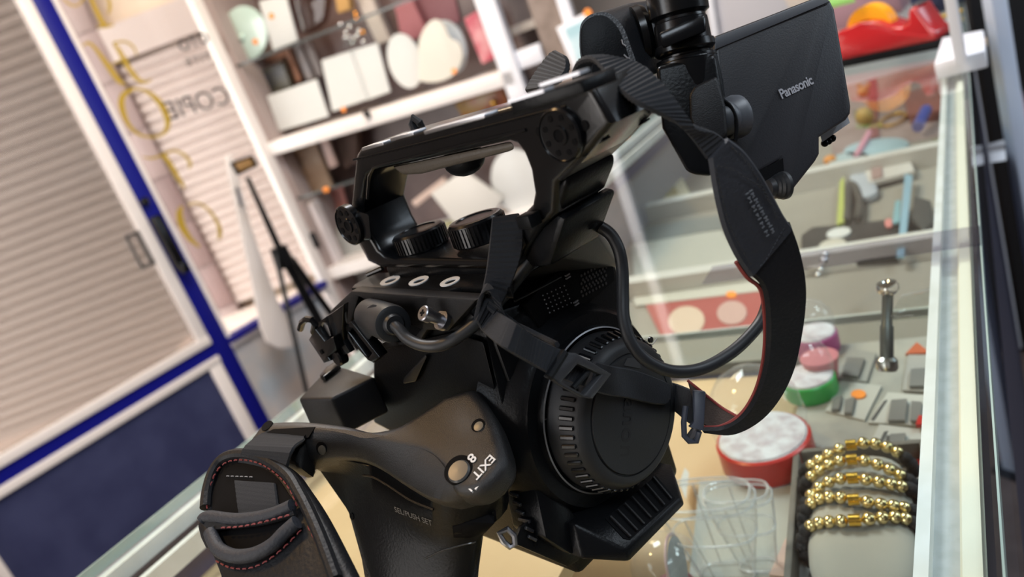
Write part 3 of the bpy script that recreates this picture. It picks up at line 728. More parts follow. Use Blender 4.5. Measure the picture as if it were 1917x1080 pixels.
def globe(label, px, py, r, m, hb, dome=True, snow=True):
    c = wG(px, py, HS + .0005)
    e = empty('snow_globe', label, 'snow globe', c, 'snow globes in the counter')
    obj('base', lathe(c, Z, [(0, r * .96), (.002, r), (hb, r * 1.0), (hb + .001, r * .96)], 40), m, e)
    if snow: obj('snow', lathe(c + Z * (hb + .001), Z, [(0, r * .93), (.0015, r * .90), (.003, r * .6), (.0034, .001)], 36), mat('fake_snow', (.74, .74, .78), .8, noise=((.55, .48, .52), 90), bump=(200, 1, .001)), e)
    if dome: obj('dome', lathe(c + Z * (hb + .001), Z, [(0, r * .95), (r * .5, r * 1.03), (r * 1.0, r * .93), (r * 1.4, r * .66), (r * 1.62, r * .33), (r * 1.7, .0005)], 40, cap=False), CLR, e)
    return e
RED = mat('red_plastic', (.55, .035, .030), .3)
globe('snow globe with a red base and white snow below the neck strap', 1440, 862, .0335, RED, .020)
globe('snow globe with a green base right of the hanging strap', 1520, 735, .021, mat('green_plastic', (.03, .42, .08), .3), .014)
globe('snow globe with a magenta base at the shelf edge', 1532, 655, .019, mat('magenta_plastic', (.45, .06, .24), .35), .016)
obj('pink_cone', lathe(wG(1545, 715, HS + .0005), Z, [(0, .010), (.02, .014), (.024, .015)], 20), mat('pink_plastic', (.55, .18, .20), .5), label='pink cone below the magenta snow globe', cat='cone')
e = empty('photo_globe', 'clear globe with a grey oval insert at the bottom left of the cups', 'globe', wG(1235, 1080, HS))
gc = wG(1248, 1062, HS + .022)
obj('globe_shell', ball(gc, .022, 28), CLR, e)
obj('globe_rim', tube([gc + (es * math.cos(t) * .8 + Z * math.sin(t) * 1.0) * .0205 + ec * .006 for t in [2 * pi * k / 32 for k in range(32)]], .0010, 6, closed=True), mat('pale_pink_rim', (.60, .42, .42), .4), e)
obj('oval_insert', ball(gc + ec * .007, .017, 24, (.10, 1, 1.1), (ec, es, Z)), mat('grey_insert', (.36, .38, .39), .6), e)
obj('globe_foot', lathe(gc - Z * .0215, Z, [(0, .015), (.006, .014)], 24), mat('pink_foot', (.45, .16, .17), .5), e)
obj('white_tag', hull([wG(x, y, h) for x, y in ((1272, 905), (1282, 875), (1290, 885), (1284, 935)) for h in (HS + .0005, HS + .003)]), PLATE, label='narrow white tag under the rim of the left clear cup', cat='tag')

# --- blister cards
CARD = mat('pale_blister_card', (.50, .50, .46), .5)
CARDD = mat('grey_blister', (.20, .20, .19), .35)
CARDK = mat('dark_print', (.085, .085, .085), .5)
def hflat(px, h, th_): return prism([wG(x, y, h) for x, y in px], Z * -th_)
def card(label, out, marks, h, stick=None, m=CARD, cat='card', name='blister_card'):
    e = obj(name, hflat(out, h + .0022, .002), m, None, label, cat, 'blister cards beside the track' if name == 'blister_card' else None)
    for mk, mm in marks: obj('blister' if mm is CARDD else 'printed_mark', hflat(mk, h + (.0052 if mm is CARDD else .0028), .003 if mm is CARDD else .0007), mm, e)
    if stick: obj('price_sticker', hflat(ell(*stick, 0, 18), h + .0036, .0012), ORG, e)
    return e
card('pale blister card with a grey hook-shaped holder, just above the bracelets', [(1614, 864), (1646, 794), (1738, 806), (1722, 882)], [([(1700, 822), (1724, 822), (1716, 878), (1694, 872)], CARDD), ([(1666, 812), (1695, 810), (1688, 872), (1662, 868)], CARDD), ([(1655, 808), (1662, 806), (1636, 862), (1630, 860)], CARDK), ([(1660, 815), (1672, 814), (1668, 826), (1657, 827)], CARDK)], HS)
card('pale blister card with a grey hook-shaped holder, second above the bracelets', [(1625, 790), (1662, 734), (1738, 740), (1730, 796)], [([(1706, 750), (1726, 752), (1722, 788), (1704, 786)], CARDD), ([(1668, 748), (1698, 746), (1694, 786), (1662, 786)], CARDD), ([(1655, 750), (1661, 748), (1636, 786), (1630, 785)], CARDK)], HS + .0005)
card('pale blister card with two grey holders and an orange sticker', [(1545, 768), (1576, 712), (1650, 722), (1618, 786)], [([(1560, 745), (1576, 738), (1570, 765), (1556, 766)], CARDD), ([(1582, 748), (1600, 742), (1594, 772), (1580, 772)], CARDD)], HS, (1607, 737, 14, 8))
card('grey card with a dim grey holder beside the chrome support foot', [(1560, 706), (1588, 652), (1640, 660), (1622, 714)], [([(1585, 668), (1618, 670), (1606, 704), (1576, 700)], CARDD)], HS + .0006, (1602, 690, 9, 7), mat('grey_card', (.34, .34, .31), .5))
card('dim grey card between the chrome foot and the track', [(1690, 730), (1700, 664), (1742, 664), (1742, 732)], [([(1705, 690), (1735, 688), (1732, 722), (1702, 722)], CARDD)], HS + .001, None, mat('grey_card2', (.38, .37, .34), .5))
card('small orange-red card near the track beside the chrome support', [(1695, 662), (1716, 640), (1742, 660)], [], HS + .0008, None, mat('orange_red_card', (.50, .12, .05), .5), 'card', 'orange_card')
for x, y, lb in ((1722, 868, 'nearest'), (1726, 786, 'farther')):
    obj('red_tag', hflat([(x - 12, y + 8), (x - 6, y - 9), (x + 14, y - 8), (x + 12, y + 8)], HS + .008, .003), RED, label='small red tag at the end of the %s hook card' % lb, cat='tag')
obj('orange_tag', hflat([(1736, 772), (1742, 764), (1746, 790), (1738, 790)], HS + .008, .002), ORG, label='small orange tag against the track', cat='tag')
obj('wrapped_pad', hflat([(1470, 905), (1490, 838), (1612, 836), (1608, 895)], HS + .0012, .001), mat('mauve_pad', (.20, .155, .14), .5), label='flat mauve-brown sheet between the red globe and the hook card', cat='sheet')
obj('small_pearl', merge(ball(wG(1540, 840, HS + .004), .0018, 10), ball(wG(1543, 850, HS + .004), .0018, 10)), mat('pearl', (.7, .72, .75), .15), label='pair of tiny pearls on the mauve-brown sheet', cat='pearls')
obj('lip_card', hflat([(1440, 1075), (1470, 1008), (1484, 1012), (1480, 1080)], HS + .003, .002), mat('pale_pink_card', (.60, .42, .36), .5), label='pale pink strip between the cup and the bracelet tray', cat='strip')
obj('paper_sheet', hflat([(1290, 1080), (1310, 900), (1500, 890), (1480, 1080)], HS + .0004, .0003), mat('grey_green_sheet', (.42, .43, .40), .6), label='grey-green sheet under the clear cups', cat='sheet')

obj('haze_sheet', hflat([(1475, 838), (1520, 650), (1750, 628), (1752, 832)], HS + .0002, .0002), mat('haze_grey', (.40, .39, .34), .7, noise=((.30, .30, .27), 30)), label='grey mottled sheet giving the board a hazy look under the blister cards', cat='sheet')  # sheet added so the board looks grey and hazy under the glass
# --- far half of the counter
def thing(name, lab, cat, px, h, th_, m, off=0, group=None):
    return obj(name, prism([wG(x, y, h) for x, y in px], Z * -th_, off), m, None, lab, cat, group)
rc = thing('photo_card', 'red card with two cream ovals lying behind the shelf edge', 'card', [(1208, 570), (1440, 540), (1452, 612), (1240, 634)], HF + .003, .0025, mat('red_card', (.40, .10, .085), .5))
obj('oval', hflat(ell(1285, 600, 34, 27, -.1, 28), HF + .0042, .001), mat('cream_oval', (.66, .50, .38), .5), rc)
obj('oval', hflat(ell(1370, 585, 28, 22, -.1, 28), HF + .0042, .001), mat('rose_oval', (.56, .36, .31), .5), rc)
obj('price_sticker', hflat(ell(1369, 551, 10, 6, 0, 16), HF + .0042, .001), ORG, rc)
thing('white_shelf_panel', 'pale cream panel across the far board behind the red card', 'panel', [(1180, 545), (1440, 505), (1460, 540), (1190, 572)], HF + .004, .003, mat('cream_panel', (.55, .52, .45), .5))
thing('grey_panel', 'light grey panel lying between the cream panel and the framed picture', 'panel', [(1180, 455), (1350, 430), (1392, 500), (1190, 535)], HF + .003, .002, mat('grey_panel', (.46, .45, .40), .5))
thing('dark_strip', 'dark grey strip in front of the framed picture', 'strip', [(1165, 432), (1345, 402), (1352, 428), (1170, 458)], HF + .004, .003, mat('dark_grey_strip', (.20, .21, .20), .5))
fr_ = thing('picture_frame', 'small cream frame with a green and gold picture lying in the counter', 'frame', [(1135, 335), (1262, 300), (1295, 370), (1160, 408)], HF + .012, .010, mat('cream_frame', (.72, .64, .46), .45), .001)
obj('picture', hflat([(1155, 342), (1246, 316), (1270, 362), (1174, 386)], HF + .0125, .001), mat('green_gold_picture', (.34, .40, .20), .4, noise=((.50, .36, .15), 22)), fr_)
obj('price_sticker', hflat(ell(1252, 303, 12, 6, -.2, 16), HF + .0135, .001), ORG, fr_)
bb = thing('black_board', 'black board with white oval plates lying by the far shelf rail', 'board', [(1500, 440), (1520, 425), (1690, 408), (1680, 480), (1500, 500)], HF + .010, .008, mat('black_card', (.045, .042, .038), .4), .001)
for q, s_ in (((1570, 435, 23, 9), 0), ((1558, 458, 26, 11), 1), ((1527, 492, 20, 9), 2)):
    obj('oval_plate', hflat(ell(*q, -.2, 24), HF + .0125, .003), mat('white_oval' if s_ == 0 else 'cream_oval_plate', (.70, .70, .68) if s_ == 0 else (.58, .54, .46), .4), bb)
obj('pink_dot', hflat(ell(1664, 417, 8, 8, 0, 16), HF + .0125, .002), mat('pink_dot_paint', (.70, .26, .24), .5), bb)
ch_ = empty('crystal_stand', 'tiny chrome and crystal stand by the leather strap', 'ornament', wG(1545, 500, HT - .10))
for x, y, r_ in ((1545, 478, .0042), (1543, 488, .0046), (1536, 505, .0030), (1531, 515, .0028)):
    obj('crystal_bead', ball(wG(x, y, HT - .10), r_, 12), CHR, ch_)
obj('stand_stem', tube([wG(1546, 476, HT - .098), wG(1530, 520, HT - .112)], .0012, 8), CHR, ch_)
bl = thing('blue_ribbon', 'pale blue ribbon crossing the black board', 'ribbon', [(1694, 325), (1708, 328), (1692, 480), (1678, 480), (1685, 420)], HF + .018, .003, mat('pale_blue_satin', (.26, .42, .52), .4))
thing('teal_ribbon', 'short teal ribbon left of the pale blue ribbon', 'ribbon', [(1676, 376), (1686, 374), (1684, 415), (1670, 418)], HF + .018, .003, mat('teal_satin', (.22, .40, .44), .4))
thing('green_ribbon', 'yellow-green ribbon beside the dark keyring', 'ribbon', [(1572, 340), (1580, 330), (1580, 415), (1566, 420)], HF + .014, .004, mat('lime_satin', (.44, .48, .12), .5))
thing('dark_pouch', 'dark grey five-sided pouch on the far board by the track', 'pouch', [(1710, 366), (1742, 374), (1746, 415), (1728, 430), (1706, 408)], HF + .016, .012, mat('dark_grey_leather', (.055, .055, .05), .6, bump=(80, .5)), .002)
obj('dark_keyring', tube([wG(x, y, HF + .010) for x, y in crp([(1585, 415), (1588, 370), (1590, 345), (1602, 352), (1610, 380), (1606, 410)], 5, False)], .0055, 8), mat('dark_strap', (.07, .065, .055), .6), label='dark looped keyring strap beside the yellow-green ribbon', cat='keyring')
pk = wG(1618, 280, HF + .02)
obj('pink_pen', tube([wG(1628, 248, HF + .018), wG(1603, 292, HF + .014)], .005, 10), mat('pink_pen_plastic', (.70, .30, .38), .4), label='pink pen lying toward the monitor corner', cat='pen')
obj('blue_marker', tube([wG(1734, 205, HF + .03), wG(1718, 238, HF + .02)], .009, 12), mat('violet_blue_plastic', (.10, .12, .45), .4), label='violet-blue marker near the far end of the counter', cat='marker')
for q, lb, mm in (((1640, 275, 62, 16), 'pale blue oval dish on the far board, behind its twin', (.34, .50, .56)), ((1590, 298, 40, 14), 'pale blue oval dish at the monitor corner', (.40, .52, .54))):
    c_ = wG(q[0], q[1], HF + .001)
    obj('oval_dish', prism([wG(x, y, HF + .012) for x, y in ell(*q, -.14, 32)], Z * -.011, .002), mat('dish_%d' % q[0], mm, .35), label=lb, cat='dish')
thing('white_tray', 'white tray with a mauve card in front of the pale blue dishes', 'tray', [(1615, 312), (1700, 292), (1712, 320), (1628, 342)], HF + .014, .006, mat('tray_white', (.60, .57, .53), .5))
thing('mauve_card', 'small mauve card on the white tray', 'card', [(1630, 310), (1650, 305), (1652, 330), (1632, 335)], HF + .0165, .0022, mat('mauve_small', (.36, .24, .22), .5))
thing('plastic_bag', 'pale blue-grey plastic bag on the far board', 'bag', crp([(1590, 325), (1615, 310), (1640, 345), (1640, 360), (1615, 368), (1600, 350)], 3), HF + .012, .010, mat('pale_blue_plastic', (.46, .50, .56), .3), .002)
obj('orange_cap', ball(wG(1554, 300, HF + .012), .011, 14, (1, 1, .8)), mat('orange_plastic', (.75, .28, .03), .4), label='small orange cap beside the monitor corner', cat='ball')  # orange cap, built as a squashed sphere
ft_ = empty('gold_figurine', 'small gold bear figurine behind the monitor corner', 'figurine', wG(1618, 225, HF))
gmat = mat('dull_gold_figure', (.52, .30, .09), .4)
obj('figure_body', ball(wG(1618, 218, HF + .02), .016, 16, (1, 1, 1.1)), gmat, ft_)
obj('figure_head', ball(wG(1616, 172, HF + .028), .012, 16), gmat, ft_)
for x in (1608, 1626): obj('figure_ear', ball(wG(x, 160, HF + .034), .005, 10), gmat, ft_)
obj('gold_bangle', tube([wG(x, y, HF + .006) for x, y in ell(1672, 224, 26, 9, -.35, 28)], .003, 8, closed=True), mat('bangle_gold', (.70, .40, .06), .3, metal=.7), label='gold bangle lying behind the gold bear figurine', cat='bangle')
thing('mauve_reflection', 'mauve-brown sheet painted like reflections at the far end of the counter', 'cloth', [(1540, 200), (1780, 130), (1790, 250), (1560, 290)], HF + .0012, .001, mat('mauve_reflection_tone', (.26, .185, .17), .7, noise=((.33, .25, .23), 12)))  # mottled sheet stands in for brown reflections in the counter glass
thing('maroon_box', 'maroon box lying under the tape dispenser end', 'box', [(1690, 175), (1760, 155), (1768, 205), (1700, 215)], HF + .02, .018, mat('maroon_card', (.25, .09, .07), .5), .001)
thing('red_strip', 'dark red strip beside the gold figurine', 'strip', [(1625, 150), (1640, 146), (1645, 255), (1628, 260)], HF + .005, .003, mat('dark_red_strip', (.22, .06, .06), .6))
thing('olive_tray', 'olive green tray near the track at the far end', 'tray', [(1745, 262), (1785, 252), (1785, 285), (1745, 296)], HF + .01, .008, mat('olive_plastic', (.22, .24, .12), .5))

# --- on top of the counter
td0 = wG(1575, 128, HT); td1 = wG(1756, 92, HT)
tx_ = (td1 - td0); tl_ = tx_.length; tx_.normalize(); ty_ = Z.cross(tx_).normalized()
tap = empty('tape_dispenser', 'red tape dispenser with an orange-yellow tape roll on the counter', 'tape dispenser', td0 + tx_ * tl_ * .5)
def tdp(u, z, o): return td0 + tx_ * tl_ * u + Z * z + ty_ * o
H_ = tl_ / 1.85
k = tl_
prof = [(u_, z_ * .80) for u_, z_ in ((0, .0), (0, .33), (.05, .37), (.30, .42), (.48, .38), (.60, .28), (.70, .24), (.765, .27), (.79, .40), (.81, .44), (.87, .43), (.885, .36), (.97, .14), (1.0, .10), (1.0, .0))]
obj('dispenser_body', prism([tdp(u, .012 + z * k, 0) for u, z in prof], ty_ * .045, .004, 3), mat('red_gloss_plastic', (.42, .012, .016), .22, coat=.4), tap)
obj('rubber_foot', prism([tdp(u, z, -.001) for u, z in ((-.005, 0), (1.005, 0), (1.005, .013), (-.005, .013))], ty_ * .047, .002), BLKM, tap)
obj('side_panel', prism([tdp(u, .012 + z * k, -.001) for u, z in crp([(.05, .04), (.06, .17), (.14, .23), (.32, .27), (.50, .24), (.64, .16), (.85, .09), (.90, .04)], 3)], ty_ * .004, .001), mat('red_gloss_plastic', (.42, .012, .016), .22), tap)
obj('tape_roll', lathe(tdp(.33, .012 + .235 * k, .012), ty_, [(0, k * .12), (0, k * .235), (.020, k * .235), (.020, k * .12)], 44), mat('orange_tape', (.92, .38, .01), .3), tap, 'orange-yellow tape roll')
obj('tape_cutter', prism([tdp(u, .012 + z * k, .008) for u, z in ((.80, .356), (.865, .348), (.87, .36), (.80, .37))], ty_ * .028), SIL, tap)
lmp = empty('white_stand', 'white square-based post standing on the track end of the counter', 'stand', wG(1805, 130, HT))
bq = [wG(x, y, HT) for x, y in ((1754, 150), (1850, 126), (1846, 84), (1768, 98))]
obj('stand_base', prism(bq, Z * .020, .002), WHITEC, lmp)
pq = [wG(x, y, HT + .02) for x, y in ((1789, 124), (1810, 119), (1810, 103), (1792, 108))]
obj('stand_post', prism(pq, Z * .40, .001), WHITEC, lmp)
thing('wood_shim', 'thin tan wooden board behind the white stand', 'board', [(1802, 84), (1846, 70), (1848, 78), (1812, 92)], HT + .006, .005, WOOD)
def upright(name, lab, cat, px, z0, hgt, dep, m, off=.003):
    a, b = wG(px[0][0], px[0][1], z0), wG(px[1][0], px[1][1], z0)
    d = (b - a).normalized(); back = Z.cross(d)
    if back.dot(a - CAM) < 0: back = -back
    return obj(name, prism([a, b, b + back * dep, a + back * dep], Z * hgt, off), m, None, lab, cat)
upright('mauve_box', 'mauve cardboard box behind the tape dispenser', 'box', ((1560, 60), (1690, 22)), HT, .075, .10, mat('mauve_cardboard', (.30, .17, .20), .7))
thing('green_sheet', 'green sheet on top of the mauve cardboard box', 'sheet', [(1552, 8), (1600, -4), (1590, -14), (1550, -4)], HT + .10, .006, mat('green_sheet', (.20, .42, .10), .6))
upright('navy_bag', 'dark navy bag behind the white stand', 'bag', ((1702, 40), (1790, 18)), HT, .12, .12, mat('navy_cloth', (.018, .024, .065), .8, bump=(40, 1, .01)), .02)
obj('yellow_cord', tube([wD(x, y, 1.25) for x, y in crp([(1690, 38), (1720, 42), (1760, 32), (1800, 20)], 5, False)], .0035, 6), mat('yellow_cord', (.55, .32, .02), .5), label='yellow cord lying in front of the navy bag', cat='cord')

# --- right of the counter
pg = wD(1868, 40, 1.30)
mp_ = empty('metal_post', 'pale blue metal post standing on the floor right of the counter', 'post', V((pg.x, pg.y, 0)))
obj('post_tube', box(V((pg.x, pg.y, .85)), XW.normalized() * 0 + V((.0145, 0, 0)), V((0, .012, 0)), Z * .85, .002), mat('pale_blue_metal', (.52, .58, .70), .4), mp_)
obj('post_foot', aabox(pg.x - .03, pg.y - .03, 0, pg.x + .03, pg.y + .03, .01, .002), BLKM, mp_)
bc = wD(1905, 70, 1.75)
obj('black_cabinet', aabox(bc.x - .10, bc.y, 0, bc.x + .6, bc.y + .5, 1.35, .01), mat('black_cabinet_paint', (.006, .006, .007), .4), label='black cabinet at the right behind the pale blue post', cat='cabinet')
obj('pink_cable', tube(cr([wD(x, y, z) for x, y, z in ((1872, 60, 1.6), (1885, 95, 1.55), (1898, 150, 1.5), (1912, 200, 1.5), (1916, 260, 1.5), (1935, 330, 1.5))], 5), .007, 8), mat('pink_cable', (.50, .36, .44), .5), label='pinkish cable hanging behind the pale blue post', cat='cable')
# ================================================================== the camcorder

nL = -AX[1]                               # towards the near side
cw = Matrix.Identity(4)
base = flu(-.066, .005, -.0645)
for i in range(3):
    for j in range(3): cw[i][j] = AX[j][i]
    cw[i][3] = base[i]
camc = empty('camcorder', 'black cinema camcorder with top handle, fold-out monitor and leather hand grip, on the glass counter', 'camcorder', None, M=cw)
def P_(name, bm, m=None, parent=None, label=None, kind=None, ang=35):
    return obj(name, bm, m or BLK, parent or camc, label, kind=kind, ang=ang)

# --- body
body = merge(
    hull([flu(f, l, u) for f, l, u in ((-.118, -.033, .066), (-.118, .044, .066), (-.118, -.033, -.050), (-.118, .044, -.050), (-.105, -.033, -.0635), (-.105, .044, -.0635),
         (-.020, -.033, -.0635), (-.020, .044, -.0635), (-.020, -.033, .048), (-.020, .044, .054), (-.034, -.033, .066), (-.030, .044, .066))], .003),
    # inset front panel facet left of the mount
    hull(rF([(902, 590), (1000, 560), (1010, 905), (975, 900), (925, 700)], -.022) + rF([(902, 590), (1000, 560), (1010, 905), (975, 900), (925, 700)], -.04), .0015))
body_o = P_('body', body, BLK)
# side panel with the connector bay
sp = flat([rL([(657, 545), (893, 561), (838, 621), (799, 618), (785, 640), (700, 660), (640, 640), (606, 603), (622, 578)], -.0385),
           rL([(671, 556), (797, 561), (789, 615), (768, 640), (700, 640), (655, 607)], -.0385)], nL, .006, .0008)
P_('side_panel', sp, BLKT)
P_('connector_bay', flat([rL([(660, 548), (805, 553), (800, 645), (700, 655), (640, 620)], -.0345)], nL, .003), DEEP)
# top plate with three oval button labels
tp = flat([rU([(657.5, 538.5), (663, 532), (704, 510), (960, 500), (955, 539), (862, 537), (848, 541), (839, 543.8)], .0695)], AX[2], .0045, .0008)
tpo = P_('top_plate', tp, BLK)
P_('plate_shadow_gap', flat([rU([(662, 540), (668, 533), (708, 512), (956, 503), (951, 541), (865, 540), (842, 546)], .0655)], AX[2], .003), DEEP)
for cx_, cy_ in ((730, 524.4), (783.6, 525), (842, 526.2)):
    s = P_('button_label', flat([rU(ell(cx_, cy_, 20, 6.2, -.36), .0699), rU(ell(cx_ + 1, cy_ + .5, 11.5, 2.8, -.36, 24), .0699)], AX[2], .0004), WINK, tpo, 'white oval button label')
P_('hinge_pin', tube([wC(688, 514, 2, .071), wC(716, 502, 2, .0725)], .0013), BLKG)

# --- rear block under the latch
zu = .0267
blk_t = rU([(557.5, 747), (617, 684), (645, 687), (702, 704.5), (619, 745.5)], zu)
P_('battery_block', hull(blk_t + [p - AX[2] * .020 for p in blk_t], .0016, 3), BLKT)
P_('block_latch', hull(rU([(602, 712), (613, 697), (632, 684), (640, 690), (618, 704), (610, 714)], zu + .0005) + [p + AX[2] * .003 for p in rU([(602, 712), (613, 697), (632, 684), (640, 690), (618, 704), (610, 714)], zu)], .0005), BLKG)
P_('side_wall', hull(rL([(700, 655), (845, 622), (905, 640), (935, 760), (905, 900), (700, 790)], -.036) + rL([(700, 655), (845, 622), (905, 640), (935, 760), (905, 900), (700, 790)], -.030), .001), BLK)
P_('side_lever', hull(rL([(796, 664), (799, 668), (778, 714), (755, 718), (756, 708), (772, 690)], -.0385) + rL([(796, 664), (799, 668), (778, 714), (755, 718), (756, 708), (772, 690)], -.036), .0004), BLKT)

# --- cable clamp on the near side
k = -.052
lat = P_('cable_clamp', merge(
    flat([rL([(612, 592), (643, 570), (640, 620), (642, 638), (655, 660), (640, 668), (628, 655), (624, 631)], k)], nL, .003, .0005),
    flat([rL([(577, 636), (589, 616), (607, 639), (623, 631), (630, 655), (613, 669), (618, 676), (606, 680)], k - .004)], nL, .004, .0006),
    flat([rL([(588, 617), (596, 604), (612, 592), (624, 631), (607, 640)], k + .001), rL([(597, 615), (604, 603), (612, 604), (620, 628), (609, 634)], k + .001)], nL, .002)), BLKG)
P_('clamp_hook', tube([wC(x, y, 1, k - .003) for x, y in ((562, 616), (566, 603), (574, 597), (585, 599), (590, 607), (587, 622))], .0016, 8), BLKG)
P_('clamp_tab', lathe(wC(632, 668, 1, k - .001), nL, [(-.003, .0044), (.0006, .0044), (.0014, .0036)], 24), BLKG)
P_('clamp_hole', lathe(wC(602, 659, 1, k - .0042), nL, [(0, .0012), (.0003, .0012)], 12), DEEP)
P_('slotted_bar', flat([rL([(642, 611), (656, 602), (664, 611), (710, 669), (698, 680), (660, 643)], k + .002), rL([(652, 622), (660, 616), (696, 661), (688, 671)], k + .002)], nL, .005, .0006), BLKG)
P_('slot_floor', flat([rL([(650, 622), (660, 614), (699, 661), (689, 673)], k + .005)], nL, .002), DEEP)

# --- plug, screw, cable
a0 = wC(694, 590, 1, -.041); a1 = wD(737, 607, .302)
ax = (a1 - a0).normalized(); ln = (a1 - a0).length
plug = merge(lathe(a0 + (a1 - a0) * .38, ax, [(-.012, .0076), (ln * .50, .0079), (ln * .60, .0074), (ln * .62, .0060)], 40),
             hull([p for x, y in ((667, 612), (674, 582), (697, 567), (712, 575), (705, 620), (690, 640)) for p in (wC(x, y, 1, -.049), wC(x, y, 1, -.036))], .002))
plo = P_('cable_plug', plug, RUB)
P_('cable_collar', lathe(a1 - ax * .001, ax, [(-.002, .0046), (.0015, .0046), (.003, .0036)], 28), RUB, plo)
P_('plug_latch', tube([wD(710, 634, .308), wD(716, 640, .306), wD(728, 634, .303)], .0006, 6), GINK, plo)
c1 = [(738, 608, .301), (748, 618, .299), (762, 633, .297), (783, 644, .294), (806, 648, .291), (832, 644, .289), (862, 628, .287), (895, 602, .286), (935, 562, .285), (975, 513, .283), (1003, 478, .279), (1019, 455, .275),
      (1034, 436, .275), (1052, 424, .280), (1080, 418, .284), (1110, 420, .285), (1140, 436, .285), (1158, 466, .284), (1165, 505, .284), (1166, 550, .283), (1168, 598, .281), (1182, 642, .280), (1212, 676, .281), (1258, 695, .284), (1310, 691, .288), (1360, 666, .292), (1400, 632, .296), (1430, 590, .300), (1440, 530, .302), (1425, 460, .302), (1408, 410, .300), (1414, 370, .294), (1440, 351, .284)]
P_('monitor_cable', tube(cr([wD(*q) for q in c1], 6), .00245, 12), RUB)
s0 = wC(829, 600, 1, -.040); s1 = wD(792, 586, .287)
sa = (s1 - s0).normalized(); sl = (s1 - s0).length
scr = P_('thumb_screw', lathe(s0, sa, [(-.001, .0040), (.0012, .0040), (.0012, .0024), (sl - .003, .0024), (sl - .003, .0031), (sl, .0031), (sl + .0004, .0027)], 28), SCREW, label='steel cross-head screw')
cross = sa.orthogonal().normalized(); cross2 = sa.cross(cross)
P_('screw_slot', merge(box(s1 + sa * .0003, cross * .0013, cross2 * .0004, sa * .0003), box(s1 + sa * .0003, cross2 * .0013, cross * .0004, sa * .0003)), DEEP, scr)

# --- top handle
outer = [(664, 291), (672, 279), (820, 238), (1000, 187), (1102, 160), (1112, 170), (1146, 232), (1092, 297), (1042, 345), (1040, 402), (1012, 428), (985, 470), (972, 508), (717, 503), (690, 491), (668, 452), (652, 410)]
inner = [(683, 342), (687, 330), (696, 322), (712, 318), (850, 288), (950, 265), (966, 271), (978, 287), (990, 318), (997, 362), (993, 384), (969, 410), (948, 440), (925, 482), (908, 487), (736, 484), (718, 479), (706, 468), (690, 440), (674, 402)]
hl = -.0185
hnd = P_('top_handle', flat([rL(outer, hl), rL(inner, hl)], nL, .0275, .0024, 3), BLKG)
# raised rib along the near face, grip underside, silver rails on top
P_('handle_groove', tube([wC(x, y, 1, hl) for x, y in ((688, 372), (691, 330), (700, 314), (716, 308), (840, 278), (985, 243))], .0007, 6), BLKG, hnd)
P_('handle_edge_line', tube([wC(x, y, 1, hl) for x, y in ((662, 299), (800, 265), (1000, 214), (1060, 199))], .0005, 6), BLK, hnd)
P_('underside_grip', hull(rL([(735, 312), (850, 286), (958, 264), (964, 279), (950, 284), (870, 306), (790, 325), (755, 327)], -.012) + rL([(735, 312), (850, 286), (958, 264), (964, 279), (950, 284), (870, 306), (790, 325), (755, 327)], .004), .0012), mat('grip_pad', (.07, .058, .045), .5, bump=(600, .4)), hnd, 'pad under the handle, brown from a painted reflection')  # brown-tan reflection on the underside is put into the pad colour
P_('underside_knob', ball(wC(868, 298, 1, -.002), .0085, 20, (1.2, .9, .8), AX), BLKM, hnd)
for a, b, hh in (((676, 277), (716, 266), .0005), ((729, 259), (772, 247), .0012), ((792, 246), (905, 214), .0006)):
    pa = wC(*a, 2, .1312 + hh); pb = wC(*b, 2, .1312 + hh)
    P_('top_rail', prism([pa, pb, pb + AX[1] * .006, pa + AX[1] * .006], AX[2] * -.0012, .0003), SIL, hnd, 'silver rail')
pa = wC(952, 192, 2, .1335); pb = wC(1088, 150, 2, .1335)
sh = P_('accessory_shoe', prism([pa, pb, pb + AX[1] * .014, pa + AX[1] * .014], AX[2] * -.0036, .0006), BLK, hnd)
P_('shoe_rail', merge(prism([pa + AX[2] * .0006, pa.lerp(pb, .5) + AX[2] * .0006, pa.lerp(pb, .5) + AX[2] * .0006 + AX[1] * .004, pa + AX[2] * .0006 + AX[1] * .004], AX[2] * -.0008),
      prism([pa.lerp(pb, .47) + AX[2] * .0022, pb + AX[2] * .0022, pb + AX[2] * .0022 + AX[1] * .004, pa.lerp(pb, .47) + AX[2] * .0022 + AX[1] * .004], AX[2] * -.0008)), SIL, hnd, 'silver shoe rail')
P_('mic_loop', tube([wC(x, y, 2, .131) + AX[2] * d for x, y, d in ((778, 247, 0), (777, 247, .003), (783, 245, .0048), (790, 243, .003), (791, 242, 0))], .0014, 8), WEB, hnd)
# head of the handle, widening to the far side
fr = [(1058, 178), (1108, 162), (1114, 172), (1146, 232), (1092, 297), (1044, 345), (1010, 300)]
hd = rL(fr, -.0182)
head = hull(hd + [p + AX[1] * .029 for p in hd], .0022, 3)
P_('handle_head', head, mat('handle_paint', (.014, .015, .018), .38, spec=.4, bump=(2400, .4, .0004)), hnd, 'grey-black front of the handle')
nk = rL([(1038, 347), (1060, 330), (1062, 352), (1046, 398), (1004, 432), (1000, 400)], -.0165)
P_('handle_neck', hull(nk + [p + AX[1] * .027 for p in nk], .003, 3), BLK, hnd)
for x, y in ((1131, 262), (1205, 228)):
    P_('head_slot', flat([[wP(px, py, hd[3] + (hd[4] - hd[3]) * .02 - (AX[2] * .0001), (hd[4] - hd[3]).cross(AX[1]).normalized()) for px, py in ((x - 10, y + 8), (x - 2, y - 2), (x + 10, y - 9), (x + 3, y + 1))]], AX[2] * -1 + AX[0] * .3, .0006), DEEP, hnd)
nb = [(1000, 430), (1040, 402), (1062, 408), (1100, 402), (1108, 425), (1060, 445), (1060, 480), (990, 500), (975, 470)]
